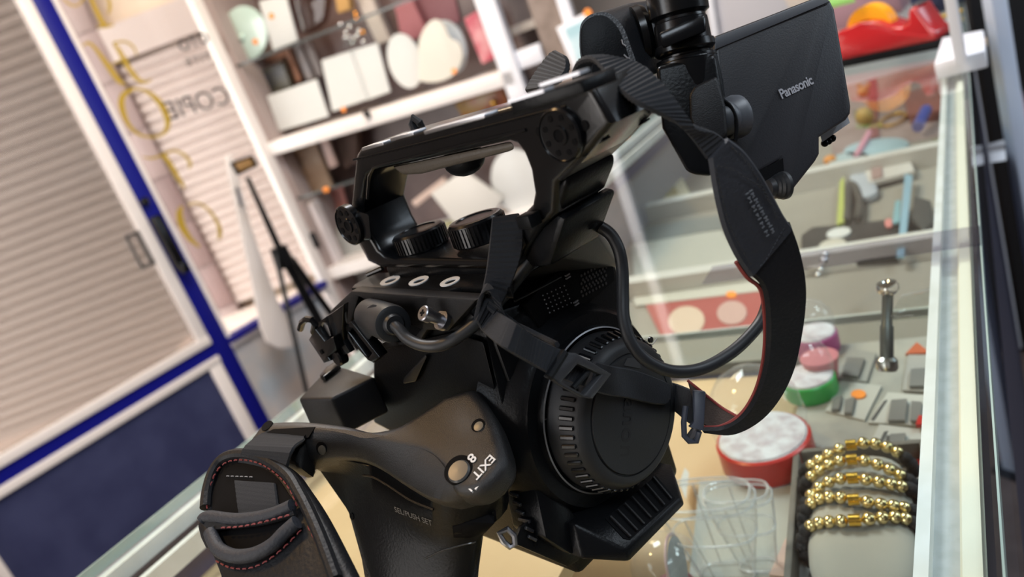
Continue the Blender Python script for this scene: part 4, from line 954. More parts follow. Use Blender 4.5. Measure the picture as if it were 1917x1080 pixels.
P_('handle_foot', hull(rL([(972, 505), (985, 468), (1012, 428), (1040, 402), (1058, 410), (1040, 455), (1030, 500)], -.017) + [p + AX[1] * .030 for p in rL([(972, 505), (985, 468), (1012, 428), (1040, 402), (1058, 410), (1040, 455), (1030, 500)], -.017)], .002), BLK, hnd)
P_('cable_hook', merge(tube([wC(x, y, 1, .004) for x, y in ((1052, 436), (1072, 418), (1086, 404), (1096, 410), (1099, 424))], .004, 12), box(wC(990, 412, 1, -.022), AX[0] * .0034, AX[1] * .003, AX[2] * .0024, .0006)), BLKM, hnd)
# rosettes
def rosette(c, r, hole):
    o = P_('rosette', merge(lathe(c, nL, [(-.002, r), (.0012, r), (.0018, r * .93), (.0012, r * .90), (.0010, r * .38)], 40), lathe(c, nL, [(.0008, r * .38), (.0016, r * .36), (.0016, r * .24), (.0002, r * .22)], 28)), BLKG, hnd)
    for k in range(8):
        a = 2 * pi * k / 8 + .3
        q = c + (AX[0] * math.cos(a) + AX[2] * math.sin(a)) * r * .68
        P_('rosette_hole', lathe(q, nL, [(.0009, hole), (.00135, hole)], 14), DEEP, o)
    P_('rosette_bore', lathe(c, nL, [(.0005, r * .24), (.00125, r * .24)], 20), DEEP, o)
rosette(wC(1052, 252, 1, -.0192), .0088, .0010)
rosette(wC(655, 421, 1, -.0235), .0096, .0013)
P_('rosette_arm', hull([wC(x, y, 1, l) for x, y in ((665, 395), (690, 400), (695, 450), (668, 448)) for l in (-.023, -.012)], .001), BLKG, hnd)
for x, y in ((1095, 235), (1011, 246)):
    P_('face_bore', lathe(wC(x, y, 1, hl - .0001), nL, [(0, .0016), (.0004, .0016)], 16), DEEP, hnd)
# floor of the handle base between its rails, and the far curl of the rear upright
P_('handle_base', hull([flu(f, l, u) for f in (-.105, -.012) for l in (-.017, .030) for u in (.067, .0752)], .002), BLK, hnd)
P_('rear_upright', loft([[wC(x, y, 1, l) for x, y in ((668, 335), (684, 332), (676, 404), (698, 446), (716, 478), (717, 500), (690, 488), (664, 440))] for l in (-.014, -.004, .0055)]), BLKG, hnd)
# two knurled dust caps
def dustcap(px, py, r, h, u0):
    c = wC(px, py, 2, u0); n = 44; prof = []
    bm = lathe(c, AX[2], [(0, r * .96), (.0008, r), (h - .0012, r), (h - .0002, r * .93), (h, r * .86), (h, r * .70), (h - .0005, r * .67), (h - .0005, r * .1)], 48)
    o = P_('dust_cap', bm, BLKG)
    ribs = []
    for k in range(n):
        a = 2 * pi * k / n; d = AX[0] * math.cos(a) + AX[1] * math.sin(a); t = AX[1] * math.cos(a) - AX[0] * math.sin(a)
        ribs.append(box(c + d * r + AX[2] * h * .47, d * .0004, t * .0005, AX[2] * h * .38))
    P_('knurling', merge(*ribs), BLKG, o, kind='stuff')
dustcap(794, 462, .0124, .0090, .0785)
dustcap(903, 449, .0122, .0104, .0785)
P_('cap_tab', hull([wC(x, y, 2, .0765) + AX[2] * h for x, y in ((838, 446), (848, 439), (860, 438), (858, 446)) for h in (0, .0012)]), GINK)

# --- front cowl above the lens mount
cowl = hull([wC(x, y, 2, .0705) for x, y in ((1028, 478), (1070, 446), (1112, 432), (1124, 434), (1120, 442), (1046, 482))] + rF([(1000, 505), (1046, 482), (1120, 440), (1150, 466), (1160, 500)], -.020) + [flu(-.036, -.010, .06), flu(-.036, .038, .06)], .0012)
P_('front_cowl', merge(cowl), mat('cowl_plastic', (.020, .019, .018), .42, spec=.4, bump=(2600, .4, .0004)))
grl_px = [(1000, 552), (1040, 512), (1115, 470), (1148, 492), (1152, 525), (1078, 590), (1010, 612), (985, 570)]
P_('speaker_panel', flat([rF(grl_px, -.0188)], AX[0], .004, .0006), DEEP)
gd = []
for i in range(6):
    for j in range(5): gd.append(lathe(wC(1016 + i * 8 + j * 3.2, 553 + j * 8 - i * 3.6, 0, -.0187), AX[0], [(0, .00035), (.0003, .0003)], 6))
P_('grille_studs', merge(*gd), GINK, kind='stuff')
gd = []
for i in range(8):
    for j in range(6): gd.append(lathe(wC(1088 + i * 6.2 + (j % 2) * 3, 516 - i * 3.3 + j * 7.5, 0, -.0187), AX[0], [(0, .00075), (.0002, .0006)], 8))
P_('grille_pimples', merge(*gd), mat('grille_plastic', (.016, .014, .014), .4), kind='stuff')
for x, y in ((1062, 517), (1078, 567)):
    P_('grille_latch', merge(*[box(wC(x + dx, y + dy, 0, -.0180), AX[1] * .0013, AX[2] * .0003, AX[0] * .0004) for dx, dy in ((0, -2.5), (1.5, 2.5))]), GINK)
P_('cowl_rim', tube(rF([(963, 564), (1000, 545), (1050, 518)], -.0185), .0005, 6), BLKT)
P_('cowl_lip', tube(rF([(1040, 496), (1115, 456)], -.0175), .0011, 8), BLKT)

# --- lens mount
mp = flu(0, 0, 0)
housing = lathe(mp, AX[0], [(-.036, .0475), (-.0165, .0435), (-.0140, .0412), (-.0125, .0404), (-.0125, .0352), (-.0100, .0346), (-.0100, .0338), (-.0125, .0334), (-.0125, .0300)], 96)
mo = P_('lens_mount', housing, BLK)
P_('mount_ring', lathe(mp, AX[0], [(-.0112, .0343), (-.0098, .0346), (-.0096, .0340), (-.0110, .0338)], 96, cap=False), mat('grey_ring', (.22, .22, .23), .3, metal=.5), mo, 'thin grey ring round the mount')
for p in ((1029, 771), (1218, 636)):
    c = wC(*p, 0, -.0123)
    P_('mount_screw', merge(lathe(c, AX[0], [(-.0005, .0015), (.0005, .0014), (.0005, .0008)], 18)), mat('dull_steel_screw', (.10, .10, .10), .4) if p[0] == 1029 else BLKG, mo)
P_('index_mark', tube([wC(x, y, 0, -.0122) for x, y in ((1017, 786), (1030, 783), (1037, 776))], .0003, 5), GINK, mo)
P_('index_line', tube([wC(x, y, 0, -.0122) for x, y in ((1197, 640), (1222, 645), (1229, 634))], .0002, 5), GINK, mo)
cap = P_('lens_cap', merge(lathe(mp, AX[0], [(-.010, .0325), (-.0040, .0325), (.0030, .0300), (.0050, .0286), (.0057, .0272), (.0057, .0247), (.0050, .0245), (.0050, .0241), (.0061, .0237), (.0061, .0002)], 96)), mat('cap_plastic', (.014, .0145, .016), .5, spec=.3, bump=(2200, .2, .0003)), label='black plastic mount cap with engraved lettering')
a = 0
n = 54
rb = None
for k in range(n):
    a = 2 * pi * k / n
    d = AX[1] * math.cos(a) + AX[2] * math.sin(a); t = AX[2] * math.cos(a) - AX[1] * math.sin(a)
    sl_ = (AX[0] * .0070 - d * .0025).normalized(); nn_ = (AX[0] * .0025 + d * .0070).normalized()
    bm = box(mp + d * .0313 + AX[0] * -.0006 + nn_ * .0002, sl_ * .0031, t * .0009, nn_ * .0007, .0004, 1)
    P_('grip_rib', bm, BLKG, cap)
td = (wC(1170, 870, 0, .0061) - wC(1186, 690, 0, .0068)).normalized()
P_('engraved_lettering', text('Canon', wC(1178, 782, 0, .0063), td, AX[0].cross(td), .0115, .00008, .012, 1.05), mat('engraving', (.004, .004, .005), .7), cap)
P_('cap_tab', flat([rF([(1168, 684), (1174, 671), (1186, 669), (1196, 674), (1200, 690)], .0064)], AX[0], .0006), mat('cap_tab_grey', (.022, .022, .024), .6), cap)

# --- foot with louvres under the mount
ft = [wC(1074, 980, 0, -.010), wC(1172, 1031, 0, .006), wC(1274, 933, 0, .006), wC(1258, 869, 0, -.010), wC(1228, 880, 0, -.012), wC(1130, 965, 0, -.014)]
fb = [wC(1178, 1052, 0, .0055), wC(1282, 945, 0, .0055), wC(1090, 1047, 0, -.006)]
foot = hull(ft + fb + [p - AX[0] * .030 for p in ft + fb], .0012)
fo = P_('front_foot', foot, BLK)
fn = (ft[2] - ft[1]).cross(ft[0] - ft[1]).normalized()
if fn.dot(CAM - ft[1]) < 0: fn = -fn
fp = lambda x, y, off=0: wP(x, y, ft[1] + fn * off, fn)
P_('louvre_recess', flat([[fp(x, y, .0003) for x, y in ((1133, 970), (1228, 890), (1264, 932), (1180, 1010), (1168, 1008))]], fn, .002), DEEP, fo)
for i in range(7):
    t = i / 6
    A_ = (1142 + (1222 - 1142) * t, 966 + (893 - 966) * t); B_ = (1181 + (1257 - 1181) * t, 1005 + (934 - 1005) * t)
    pa = fp(*A_, .0008); pb = fp(*B_, .0008)
    sd = (ft[2] - ft[1]).normalized()
    P_('louvre', box((pa + pb) / 2, (pb - pa) / 2, sd * .00045, fn * .0007, .0002, 1), BLKT, fo)
lump = [wC(x, y, 0, f) for x, y, f in ((1003, 915, -.016), (1022, 1008, -.013), (1071, 1040, -.011), (1102, 1018, -.011), (1078, 965, -.014), (1030, 905, -.016))]
cgd = P_('corner_guard', merge(hull(lump + [p - AX[0] * .02 for p in lump], .0012),
     hull([wC(x, y, 0, -.02) for x, y in ((962, 1018), (1064, 1062), (1092, 1046), (1010, 960), (975, 985))] + [flu(-.06, -.030, -.0625), flu(-.06, .02, -.0625), flu(-.06, -.030, -.05)], .001)), BLK)
vcast = caster(body_o, cgd)
P_('side_vent_recess', hull([vcast(x, y, o)[0] for x, y in ((955, 912), (972, 903), (1006, 1000), (1000, 1024), (964, 1018)) for o in (.0003, -.001)]), DEEP)
for i in range(6):
    x = 958 + i * 5.6; y = 921 + i * 16.4
    pa, na = vcast(x, y, .0009); pb, nb_ = vcast(x + 15, y + 7, .0009)
    P_('side_vent_slat', box((pa + pb) / 2, (pb - pa) / 2, (pb - pa).cross(na).normalized() * .0007, na * .0006, .0002, 1), mat('slat_gloss', (.02, .02, .022), .25), None)
P_('strap_eyelet', tube([wD(x, y, .279) for x, y in ((935, 998), (950, 990), (962, 1002), (964, 1018), (955, 1024), (942, 1014))], .0012, 8, closed=True), SCREW)

# --- hand grip
gp = Plane(wC(882, 724, 1, -.040), wC(490, 800, 1, -.092), wC(840, 939, 1, -.078))
gout = [(467, 828), (474, 808), (490, 790), (514, 785), (567, 784), (628, 790), (660, 796), (693, 803), (737, 795), (770, 778), (814, 750), (831, 738), (860, 729), (882, 724), (895, 733), (912, 760), (925, 785), (936, 815), (943, 840), (944, 862), (934, 885), (912, 908), (886, 922), (856, 922), (836, 905), (822, 876), (800, 856), (781, 848), (722, 836), (663, 825), (600, 818), (567, 824), (557, 872), (520, 862)]
gs = crp(gout, 3)
grip = P_('hand_grip', flat([gp.many(gs)], gp.n, .0135, .0042, 5), mat('grip_plastic', (.014, .0135, .014), .40, spec=.4, bump=(2600, .4, .0005)), ang=60)
fB = [gp(x, y, -.0004) for x, y in crp([(560, 812), (600, 812), (663, 817), (722, 827), (781, 838), (812, 852), (832, 874), (846, 898), (866, 912), (892, 910)], 5, False)]
fE = [gp(x, y, -.0068) for x, y in crp([(554, 872), (580, 863), (624, 856), (669, 859), (707, 873), (758, 906), (800, 930), (832, 939), (868, 934), (905, 915)], 5, False)]
fr_r = []
for b_, e_ in zip(fB, fE):
    m_ = b_.lerp(e_, .93) ; dn_ = gp.n * -.0012
    fr_r.append([b_ - gp.n * .004, b_, b_.lerp(e_, .25) + gp.n * .0003, m_, e_ + dn_, e_ - gp.n * .007, b_ - gp.n * .010])
facet = P_('grip_facet', loft(fr_r), mat('grip_plastic', (.014, .0135, .014), .42), grip, 'grey sloping lower facet of the grip')
def ring(px, off, n=64): return resample(gp.many(crp(px, 4), off), n)
low0 = [(560, 872), (640, 858), (700, 868), (760, 902), (800, 926), (840, 935), (895, 918), (938, 880), (945, 862), (940, 850), (900, 800), (820, 800), (700, 830), (600, 850)]
r0 = ring(low0, -.010)
low1 = [(575, 868), (640, 862), (700, 876), (760, 905), (800, 930), (840, 942), (905, 920), (946, 890), (948, 875), (940, 860), (900, 820), (820, 820), (700, 850), (610, 862)]
low2 = [(600, 882), (645, 890), (700, 930), (760, 968), (810, 990), (850, 1000), (915, 985), (948, 955), (952, 930), (935, 905), (880, 885), (800, 880), (720, 890), (640, 875)]
low3 = [(650, 948), (670, 985), (715, 1010), (770, 1022), (820, 1026), (860, 1024), (890, 1014), (905, 995), (905, 970), (890, 950), (850, 930), (780, 925), (710, 925), (665, 930)]
low4 = [(678, 1030), (690, 1075), (725, 1110), (770, 1120), (820, 1122), (860, 1115), (884, 1095), (892, 1070), (892, 1050), (880, 1025), (840, 1005), (780, 1000), (720, 1002), (690, 1012)]
low5 = [(690, 1100), (700, 1150), (730, 1180), (770, 1190), (820, 1190), (860, 1180), (880, 1160), (888, 1140), (888, 1115), (875, 1095), (840, 1080), (780, 1075), (725, 1078), (700, 1085)]
gcol = P_('grip_column', loft([ring(low1, -.010), ring(low2, -.024), ring(low3, -.034), ring(low4, -.044), ring(low5, -.056)]), BLK, grip, ang=60)
P_('grip_rubber', loft([ring(low3, -.0345), [p + (p - gp(780, 1060, -.044)) * .03 for p in ring(low4, -.0445)], [p + (p - gp(780, 1130, -.056)) * .03 for p in ring(low5, -.0565)]]), mat('grip_rubber', (.008, .008, .009), .6, spec=.2, bump=(900, 1, .0009)), grip, ang=60)
P_('strap_slot', flat([gp.many([(497, 811), (511, 803), (590, 799), (577, 819), (566, 820), (540, 812)], .0002)], gp.n, .0005), DEEP, grip)
def gdisc(name, x, y, prof, m, par=grip, lab=None, off=0.0):
    return P_(name, lathe(gp(x, y, off), gp.n, prof, 32), m, par, lab)
gdisc('exit_button_well', 858, 879, [(-.001, .0058), (.0003, .0058), (.0003, .0054)], DEEP)
gdisc('exit_button', 860, 883, [(-.002, .0046), (.0004, .0046), (.0011, .0040), (.0013, .0002)], mat('button_rubber', (.05, .05, .048), .35), lab='grey rubber push button')
gtop = caster(grip, facet)
for x, y in ((895, 796), (602, 839), (500, 797)):
    wh, wn = gtop(x, y)
    P_('screw_well', lathe(wh, wn, [(-.001, .0028), (.00025, .0028)], 24), DEEP, grip)
    if x != 500: P_('well_screw', lathe(gtop(x + 2, y + 3)[0], wn, [(-.001, .0021), (.0006, .0020), (.0008, .001)], 24), mat('dull_screw', (.14, .135, .12), .45, metal=.7), grip)
gx = (gp(900, 882, 0) - gp(918, 862, 0)).normalized()
P_('button_lettering', text('EXIT', gp(905, 873.5, .0003), gx, gp.n.cross(gx), .0050, .0001, .015), WINK, grip)
P_('button_numeral', text('8', gp(883, 857, .0003), gx, gp.n.cross(gx), .0056, .0001, .02), WINK, grip)
P_('index_dashes', merge(box(gp(882, 918, -.0012), gx * .0003, gp.n.cross(gx) * .001, gp.n * .0006), box(gp(897, 910, -.0012), gx * .0018, gp.n.cross(gx) * .0003, gp.n * .0006)), WINK, grip)
gcast = caster(grip, gcol, facet)
e0, n0 = gcast(745, 940, .0003); e1, n1 = gcast(832, 972, .0003)
em, nm = gcast(789, 955, .0003)
sx = e1 - e0
bm = text('SEL/PUSH SET', em + nm * .004, sx, nm.cross(sx), .0036, 0, .004)
bmesh.ops.triangulate(bm, faces=bm.faces)
bmesh.ops.subdivide_edges(bm, edges=bm.edges, cuts=1)
for v in bm.verts:
    q_ = proj(v.co); h_ = gcast(q_[0], q_[1]); v.co = h_[0] + h_[1] * .00025
P_('dial_lettering', bm, mat('faded_ink', (.16, .16, .16), .6), grip)
P_('dial_window', hull([gcast(x, y, o)[0] for x, y in ((847, 984), (880, 974), (914, 962), (925, 964), (926, 980), (908, 996), (880, 1006), (849, 1005)) for o in (.0004, -.003)], .0003), DEEP, grip)
wp0, wn0 = gcast(860, 992, -.0025); wp1, wn1 = gcast(912, 980, -.0025)
wa = (wp1 - wp0)
P_('control_wheel', lathe(wp0 - wn0 * .0015, wa, [(0, .0036), (.0006, .0043), (wa.length - .0006, .0043), (wa.length, .0036)], 36), BLKG, grip)
P_('wheel_notch', hull([gcast(x, y, o)[0] for x, y in ((921, 958), (927, 955), (929, 972), (922, 978)) for o in (.0005, -.001)]), DEEP, grip)
P_('grip_eye', lathe(gcast(660, 966)[0], gcast(660, 966)[1], [(-.001, .0015), (.0005, .0015)], 14), DEEP, grip)
P_('grip_seam', tube([gcast(x, y, .0002)[0] for x, y in crp([(680, 889), (700, 893), (730, 910), (770, 936), (812, 953)], 5, False)], .0005, 6), BLKT, grip)
P_('grip_rim', tube([gcast(x, y, .0002)[0] for x, y in crp([(795, 1046), (830, 1030), (862, 1020), (890, 1014)], 5, False)], .0004, 6), mat('rim_highlight', (.05, .05, .05), .25), grip)  # lighter grey puts the highlight along the rim into its colour

# hand strap: webbing through the slot, padded leather cover
hp = Plane(wD(440, 850, .320), wD(590, 880, .288), wD(500, 1080, .270))
hs = P_('hand_strap', flat([hp.many(crp([(413, 852), (440, 843), (470, 844), (505, 855), (540, 876), (564, 908), (588, 944), (614, 991), (658, 1080), (680, 1130), (420, 1130), (408, 1080), (393, 1041), (372, 997), (369, 979), (381, 957), (383, 926), (393, 887)], 4))], hp.n, .008, .003, 4), LEA, label='padded black leather hand strap with red stitching')
P_('strap_webbing', ribbon([(gp(505, 806, -.001), gp(572, 812, -.001)), (gp(482, 818, .0012), gp(570, 824, .0012)), (hp(462, 834, .004), hp(552, 838, .004)), (hp(450, 852, .002), hp(540, 868, .002)), (hp(445, 880, -.004), hp(535, 900, -.004))], .0014, .0016, .0002), WEB, hs)
P_('strap_fold', hull([gp(x, y, o) for x, y, o in ((566, 822, .001), (572, 813, .001), (560, 868, -.006), (545, 850, -.003), (566, 868, -.008), (535, 858, -.006), (566, 822, -.003))]), DEEP, hs)
P_('pocket', flat([hp.many(crp([(394, 945), (400, 905), (414, 873), (440, 866), (480, 872), (512, 888), (537, 920), (548, 946), (500, 962), (420, 968)], 4), .0004)], hp.n, .0008), DEEP, hs)
P_('pocket_webbing', ribbon([(hp(440, 900, .001), hp(516, 905, .001)), (hp(444, 935, .0012), hp(520, 940, .0012)), (hp(448, 962, .001), hp(524, 955, .001))], .0012, .0022, .0002), WEB, hs)
P_('outer_piping', tube([hp(x, y, .0012) for x, y in crp([(385, 950), (388, 920), (398, 885), (416, 860), (444, 850), (478, 853), (512, 868), (542, 892), (562, 925), (580, 960), (602, 1010), (630, 1085)], 5, False)], .0024, 10), LEA, hs)
fl1 = [(378, 975), (385, 968), (400, 967), (440, 972), (480, 969), (515, 960), (547, 946)]
P_('flap_piping', tube([hp(x, y, .0035) for x, y in crp(fl1, 5, False)], .0024, 12), LEAB, hs)
P_('flap_band', ribbon([(hp(376, 975, .003), hp(396, 995, .002)), (hp(410, 972, .0035), hp(415, 992, .0028)), (hp(480, 970, .0035), hp(490, 984, .0028)), (hp(547, 946, .003), hp(554, 966, .002))], .0016), LEA, hs)
P_('side_lip', hull([hp(x, y, o) for x, y in ((370, 980), (380, 970), (398, 995), (400, 1010), (388, 1030), (376, 1005)) for o in (.003, -.003)], .002), LEA, hs)
P_('pocket_mouth', flat([hp.many(crp([(396, 994), (430, 992), (490, 984), (545, 972), (530, 1000), (495, 1028), (450, 1040), (415, 1030)], 4), .0006)], hp.n, .0008), DEEP, hs)
fl2 = [(394, 996), (400, 1012), (412, 1030), (440, 1041), (475, 1038), (510, 1020), (532, 998), (556, 977)]
P_('mouth_piping', tube([hp(x, y, .0032) for x, y in crp(fl2, 5, False)], .0027, 12), LEAB, hs)
def stitches(path, par, pln, off, step=.0034, r=.00035, m=REDT):
    q = [pln(x, y, off) for x, y in crp(path, 8, False)]
    ds = [0]
    for a, b in zip(q, q[1:]): ds.append(ds[-1] + (b - a).length)
    def at(s):
        j = 0
        while j < len(ds) - 2 and ds[j + 1] < s: j += 1
        return q[j].lerp(q[j + 1], (s - ds[j]) / max(1e-9, ds[j + 1] - ds[j]))
    out = []; s = 0
    while s + step * .7 < ds[-1]:
        a = at(s); b = at(s + step * .62); mid = (a + b) / 2 + pln.n * r
        out.append(tube([a, mid, b], r, 5)); s += step
    P_('stitching', merge(*out), m, par, 'red stitching' if m is REDT else None, kind='stuff')
stitches([(388, 952), (390, 925), (402, 890), (420, 868), (446, 861), (478, 865), (508, 880), (535, 905), (550, 930), (560, 958)], hs, hp, .0016)
stitches([(415, 988), (450, 986), (490, 978), (525, 969), (553, 961)], hs, hp, .0046)
stitches([(405, 1050), (430, 1062), (465, 1064), (500, 1050), (535, 1022), (567, 989)], hs, hp, .0008)
stitches([(577, 985), (590, 1012), (605, 1045), (622, 1085)], hs, hp, .001, .004, .0003)
stitches([(424, 891), (480, 893)], hs, hp, .0012, .003, .0002, GINK)

# --- monitor arm and monitor
arm = P_('monitor_arm', loft([[wD(x, y, z) for x, y in crp([(1085, 60), (1092, 38), (1112, 25), (1140, 25), (1165, 48), (1180, 85), (1194, 128), (1190, 150), (1110, 150), (1088, 112)], 4)] for z in (.276,)] +
     [[wD(x + dx, y + dy, z) for x, y in crp([(1085, 60), (1092, 38), (1112, 25), (1140, 25), (1165, 48), (1180, 85), (1194, 128), (1190, 150), (1110, 150), (1088, 112)], 4)] for dx, dy, z in ((35, -10, .288), (62, -18, .297), (90, -22, .305))]), mat('arm_paint', (.017, .018, .021), .38, bump=(1200, .4, .0004)))
P_('arm_end_cap', flat([[wD(x, y, .2755) for x, y in crp([(1087, 62), (1094, 41), (1113, 29), (1136, 30), (1158, 52), (1172, 88), (1184, 128), (1180, 146), (1112, 146), (1091, 112)], 4)]], TOW @ V((0, 0, -1)), .002, .0006), BLKM, arm)
P_('arm_scuff', merge(tube([wD(x, y, .2748) for x, y in ((1164, 74), (1166, 82), (1172, 86))], .0003, 5), tube([wD(x, y, .2748) for x, y in ((1168, 102), (1174, 108), (1180, 109))], .0003, 5)), GINK, arm)
hz = .276
ha = wD(1262, -30, hz); hb = wD(1296, 180, hz + .006)
hx = (hb - ha).normalized()
pxm = hz / FPX
def hpos(y): return ha.lerp(hb, (y + 30) / 210.0)
hg = P_('hinge_column', merge(
    lathe(hpos(-40), hx, [(0, 56 * pxm), (66 * pxm, 56 * pxm), (70 * pxm, 50 * pxm), (76 * pxm, 44 * pxm)], 40),
    lathe(hpos(30), hx, [(-6 * pxm, 46 * pxm), (8 * pxm, 48 * pxm), (10 * pxm, 50 * pxm), (48 * pxm, 52 * pxm), (50 * pxm, 56 * pxm), (62 * pxm, 57 * pxm), (68 * pxm, 52 * pxm), (70 * pxm, 46 * pxm), (84 * pxm, 46 * pxm)], 40),
    lathe(hpos(104), hx, [(0, 50 * pxm), (2 * pxm, 56 * pxm), (60 * pxm, 60 * pxm), (110 * pxm, 58 * pxm)], 40)), BLKG)
P_('hinge_ring', lathe(hpos(112), hx, [(-1.5 * pxm, 56 * pxm), (1 * pxm, 57.5 * pxm)], 40), BLK, hg)
P_('hinge_lever', hull([wD(x, y, z) for x, y in ((1232, 62), (1320, 26), (1324, 58), (1240, 92)) for z in (hz - .0135, hz - .006)], .0012), BLKG, hg)
P_('arm_collar', lathe(wD(1197, 70, .292), (wD(1262, 50, .276) - wD(1150, 80, .276)).normalized(), [(-.0015, .0118), (.001, .0122), (.003, .0112)], 36), BLKG, hg)
P_('hinge_bracket', hull([wD(x, y, z) for x, y in ((1228, 125), (1340, 100), (1356, 190), (1362, 262), (1345, 318), (1330, 330), (1296, 327), (1284, 318), (1240, 240)) for z in (.270, .284)], .0025, 3), BLK)
P_('bracket_panel', hull([wD(x, y, z) for x, y in ((1290, 178), (1300, 162), (1342, 142), (1358, 200), (1362, 250), (1320, 290), (1292, 220)) for z in (.2685, .274)], .0012, 3), BLKT)
mpn = Plane(wD(1337, 92, .288), wD(1560, 20, .298), wD(1400, 330, .290))
scr_out = [(1337, 78), (1340, 66), (1440, 28), (1530, -7), (1545, -8), (1556, 0), (1564, 16), (1580, 108), (1595, 198), (1594, 212), (1586, 224), (1536, 256), (1536, 288), (1528, 302), (1484, 358), (1474, 367), (1468, 364), (1460, 300), (1395, 338), (1376, 345), (1366, 330), (1350, 200)]
mon = P_('monitor', merge(flat([mpn.many(scr_out)], mpn.n, .016, .0016, 3),
      hull([mpn(x, y, o) for x, y, o in ((1340, 92, .0002), (1548, 8, .0002), (1340, 68, -.004), (1545, -6, -.004), (1345, 110, -.002), (1555, 20, -.002))])), mat('monitor_shell', (.013, .0135, .017), .42, bump=(1600, .2, .0003)))
P_('monitor_bevel', flat([mpn.many([(1339, 93), (1339, 70), (1440, 31), (1532, -5), (1546, -5), (1554, 3)], .0006)], mpn.n, .001, .0003), mat('monitor_bevel_lit', (.05, .052, .060), .45), mon)  # paler than the shell: light on the top chamfer is in the colour
tx = mpn(1527, 148) - mpn(1456, 182)
P_('brand_lettering', text('Panasonic', mpn(1490.5, 163.5, .0003), tx, mpn.n.cross(tx), .0053, .00012, .022, .93, .80), mat('silver_print', (.33, .33, .36), .45), mon)
P_('monitor_edge', hull([mpn(x, y, o) for x, y in ((1534, 246), (1586, 214), (1591, 230), (1539, 266)) for o in (-.007, -.0155)]), mat('grey_edge', (.25, .26, .28), .4), mon, 'pale grey lower edge')
P_('monitor_buttons', merge(*[ball(mpn(x, y, -.014), .0016, 10) for x, y in ((1544, 268), (1551, 264), (1558, 259))]), BLK, mon)
kb = P_('hinge_knob', merge(ball(wD(1356, 222, .279), .0066, 24, (1, 1, .8), (AX[0], AX[2], AX[1])), lathe(wD(1358, 224, .282), (wD(1395, 212, .2845) - wD(1345, 226, .281)), [(-.001, .0072), (.0046, .0082), (.0066, .0078)], 32)), mat('knob_grey', (.055, .060, .070), .42))
P_('knob_groove', tube([wD(x, y, .2733) for x, y in crp([(1353, 187), (1368, 200), (1378, 225), (1378, 255), (1376, 264)], 5, False)], .0007, 6), DEEP, kb)
P_('cable_recess', flat([mpn.many([(1400, 332), (1466, 296), (1470, 362), (1440, 366)], .0004)], mpn.n, .0006), DEEP, mon)
cb0 = wD(1438, 352, .281); cb1 = wD(1474, 346, .283)
bt = P_('cable_boot', lathe(cb0, (cb1 - cb0), [(0, .0030), (.0018, .0036), (.0018, .0030), (.0030, .0042), (.0030, .0034), (.0044, .0048), (.0044, .0040), (.0060, .0053), (.0074, .0052)], 28), RUB, mon)

# ================================================================== the neck strap (hangs on the camcorder)
strap = empty('neck_strap', 'black neck strap of ribbed webbing and leather hanging in a loop beside the camcorder', 'strap', wC(1180, 700, 0, .008))
def T_(name, bm, m, parent=None, label=None, kind=None): return obj(name, bm, m, parent or strap, label, kind=kind)
def rows(q): return [(wD(a, b, z), wD(c, d, z2)) for a, b, c, d, z, z2 in [(r + (r[4],))[:6] if len(r) == 5 else r for r in q]]
T_('upper_webbing', ribbon(rows([(1072, 152, 1110, 158, .262), (1070, 135, 1108, 140, .256), (1082, 116, 1114, 112, .248), (1108, 112, 1146, 109, .241), (1140, 148, 1192, 119, .233, .238), (1168, 178, 1228, 146, .226, .232), (1203, 199, 1262, 188, .223, .229), (1252, 223, 1290, 226, .226, .230), (1280, 243, 1309, 239, .231), (1300, 268, 1336, 246, .235), (1322, 298, 1360, 264, .238)]), .0015, .0019, .00042), WEB)
T_('standing_end', ribbon([(wD(985, 172, .290), wD(1010, 168, .275)), (wD(996, 150, .292), wD(1040, 156, .275)), (wD(1015, 122, .294), wD(1060, 138, .276)), (wD(1032, 102, .294), wD(1064, 118, .278)), (wD(1043, 96, .292), wD(1058, 104, .282))], .002, .0018, .0003), WEB, label='free end of the webbing standing up behind the handle')
padr = [(1326, 298, 1362, 258, .2365), (1331, 335, 1392, 282, .239), (1340, 382, 1422, 322, .242), (1353, 430, 1447, 366, .246), (1376, 480, 1466, 402, .250), (1402, 518, 1481, 424, .254)]
T_('leather_tab', ribbon(rows(padr), .0032), LEAB, label='stitched leather end tab with embossed marks')
lowr = [(1398, 508, 1478, 415, .2555), (1424, 535, 1497, 470, .260), (1433, 580, 1508, 532, .266), (1434, 640, 1504, 600, .274), (1428, 690, 1490, 682, .281), (1413, 738, 1463, 742, .288), (1388, 775, 1425, 786, .295), (1352, 797, 1376, 812, .300), (1312, 800, 1322, 811, .303)]
T_('leather_strap', ribbon(rows(lowr), .0034), LEA)
T_('lining', ribbon(rows([(1288, 712, 1310, 792, .309, .304), (1316, 735, 1326, 798, .308, .304), (1348, 762, 1350, 797, .304, .302), (1384, 782, 1386, 792, .299)]), .0012), LIN, label='brown suede lining')
def tubeD(q, r, n=6): return tube(cr([wD(*p) for p in q], 5), r, n)
T_('red_edge', tubeD([(1378, 490, .2525), (1400, 520, .2560), (1423, 540, .2625), (1431, 582, .2690), (1432, 640, .2770), (1426, 690, .2840), (1411, 738, .2900), (1386, 776, .2960), (1350, 798, .3010), (1312, 800, .3045)], .0008), REDL, label='red edge')
T_('red_edge', tubeD([(1287, 712, .3085), (1316, 735, .3075), (1350, 762, .3035), (1386, 783, .2985)], .0006), REDL, label='red edge')
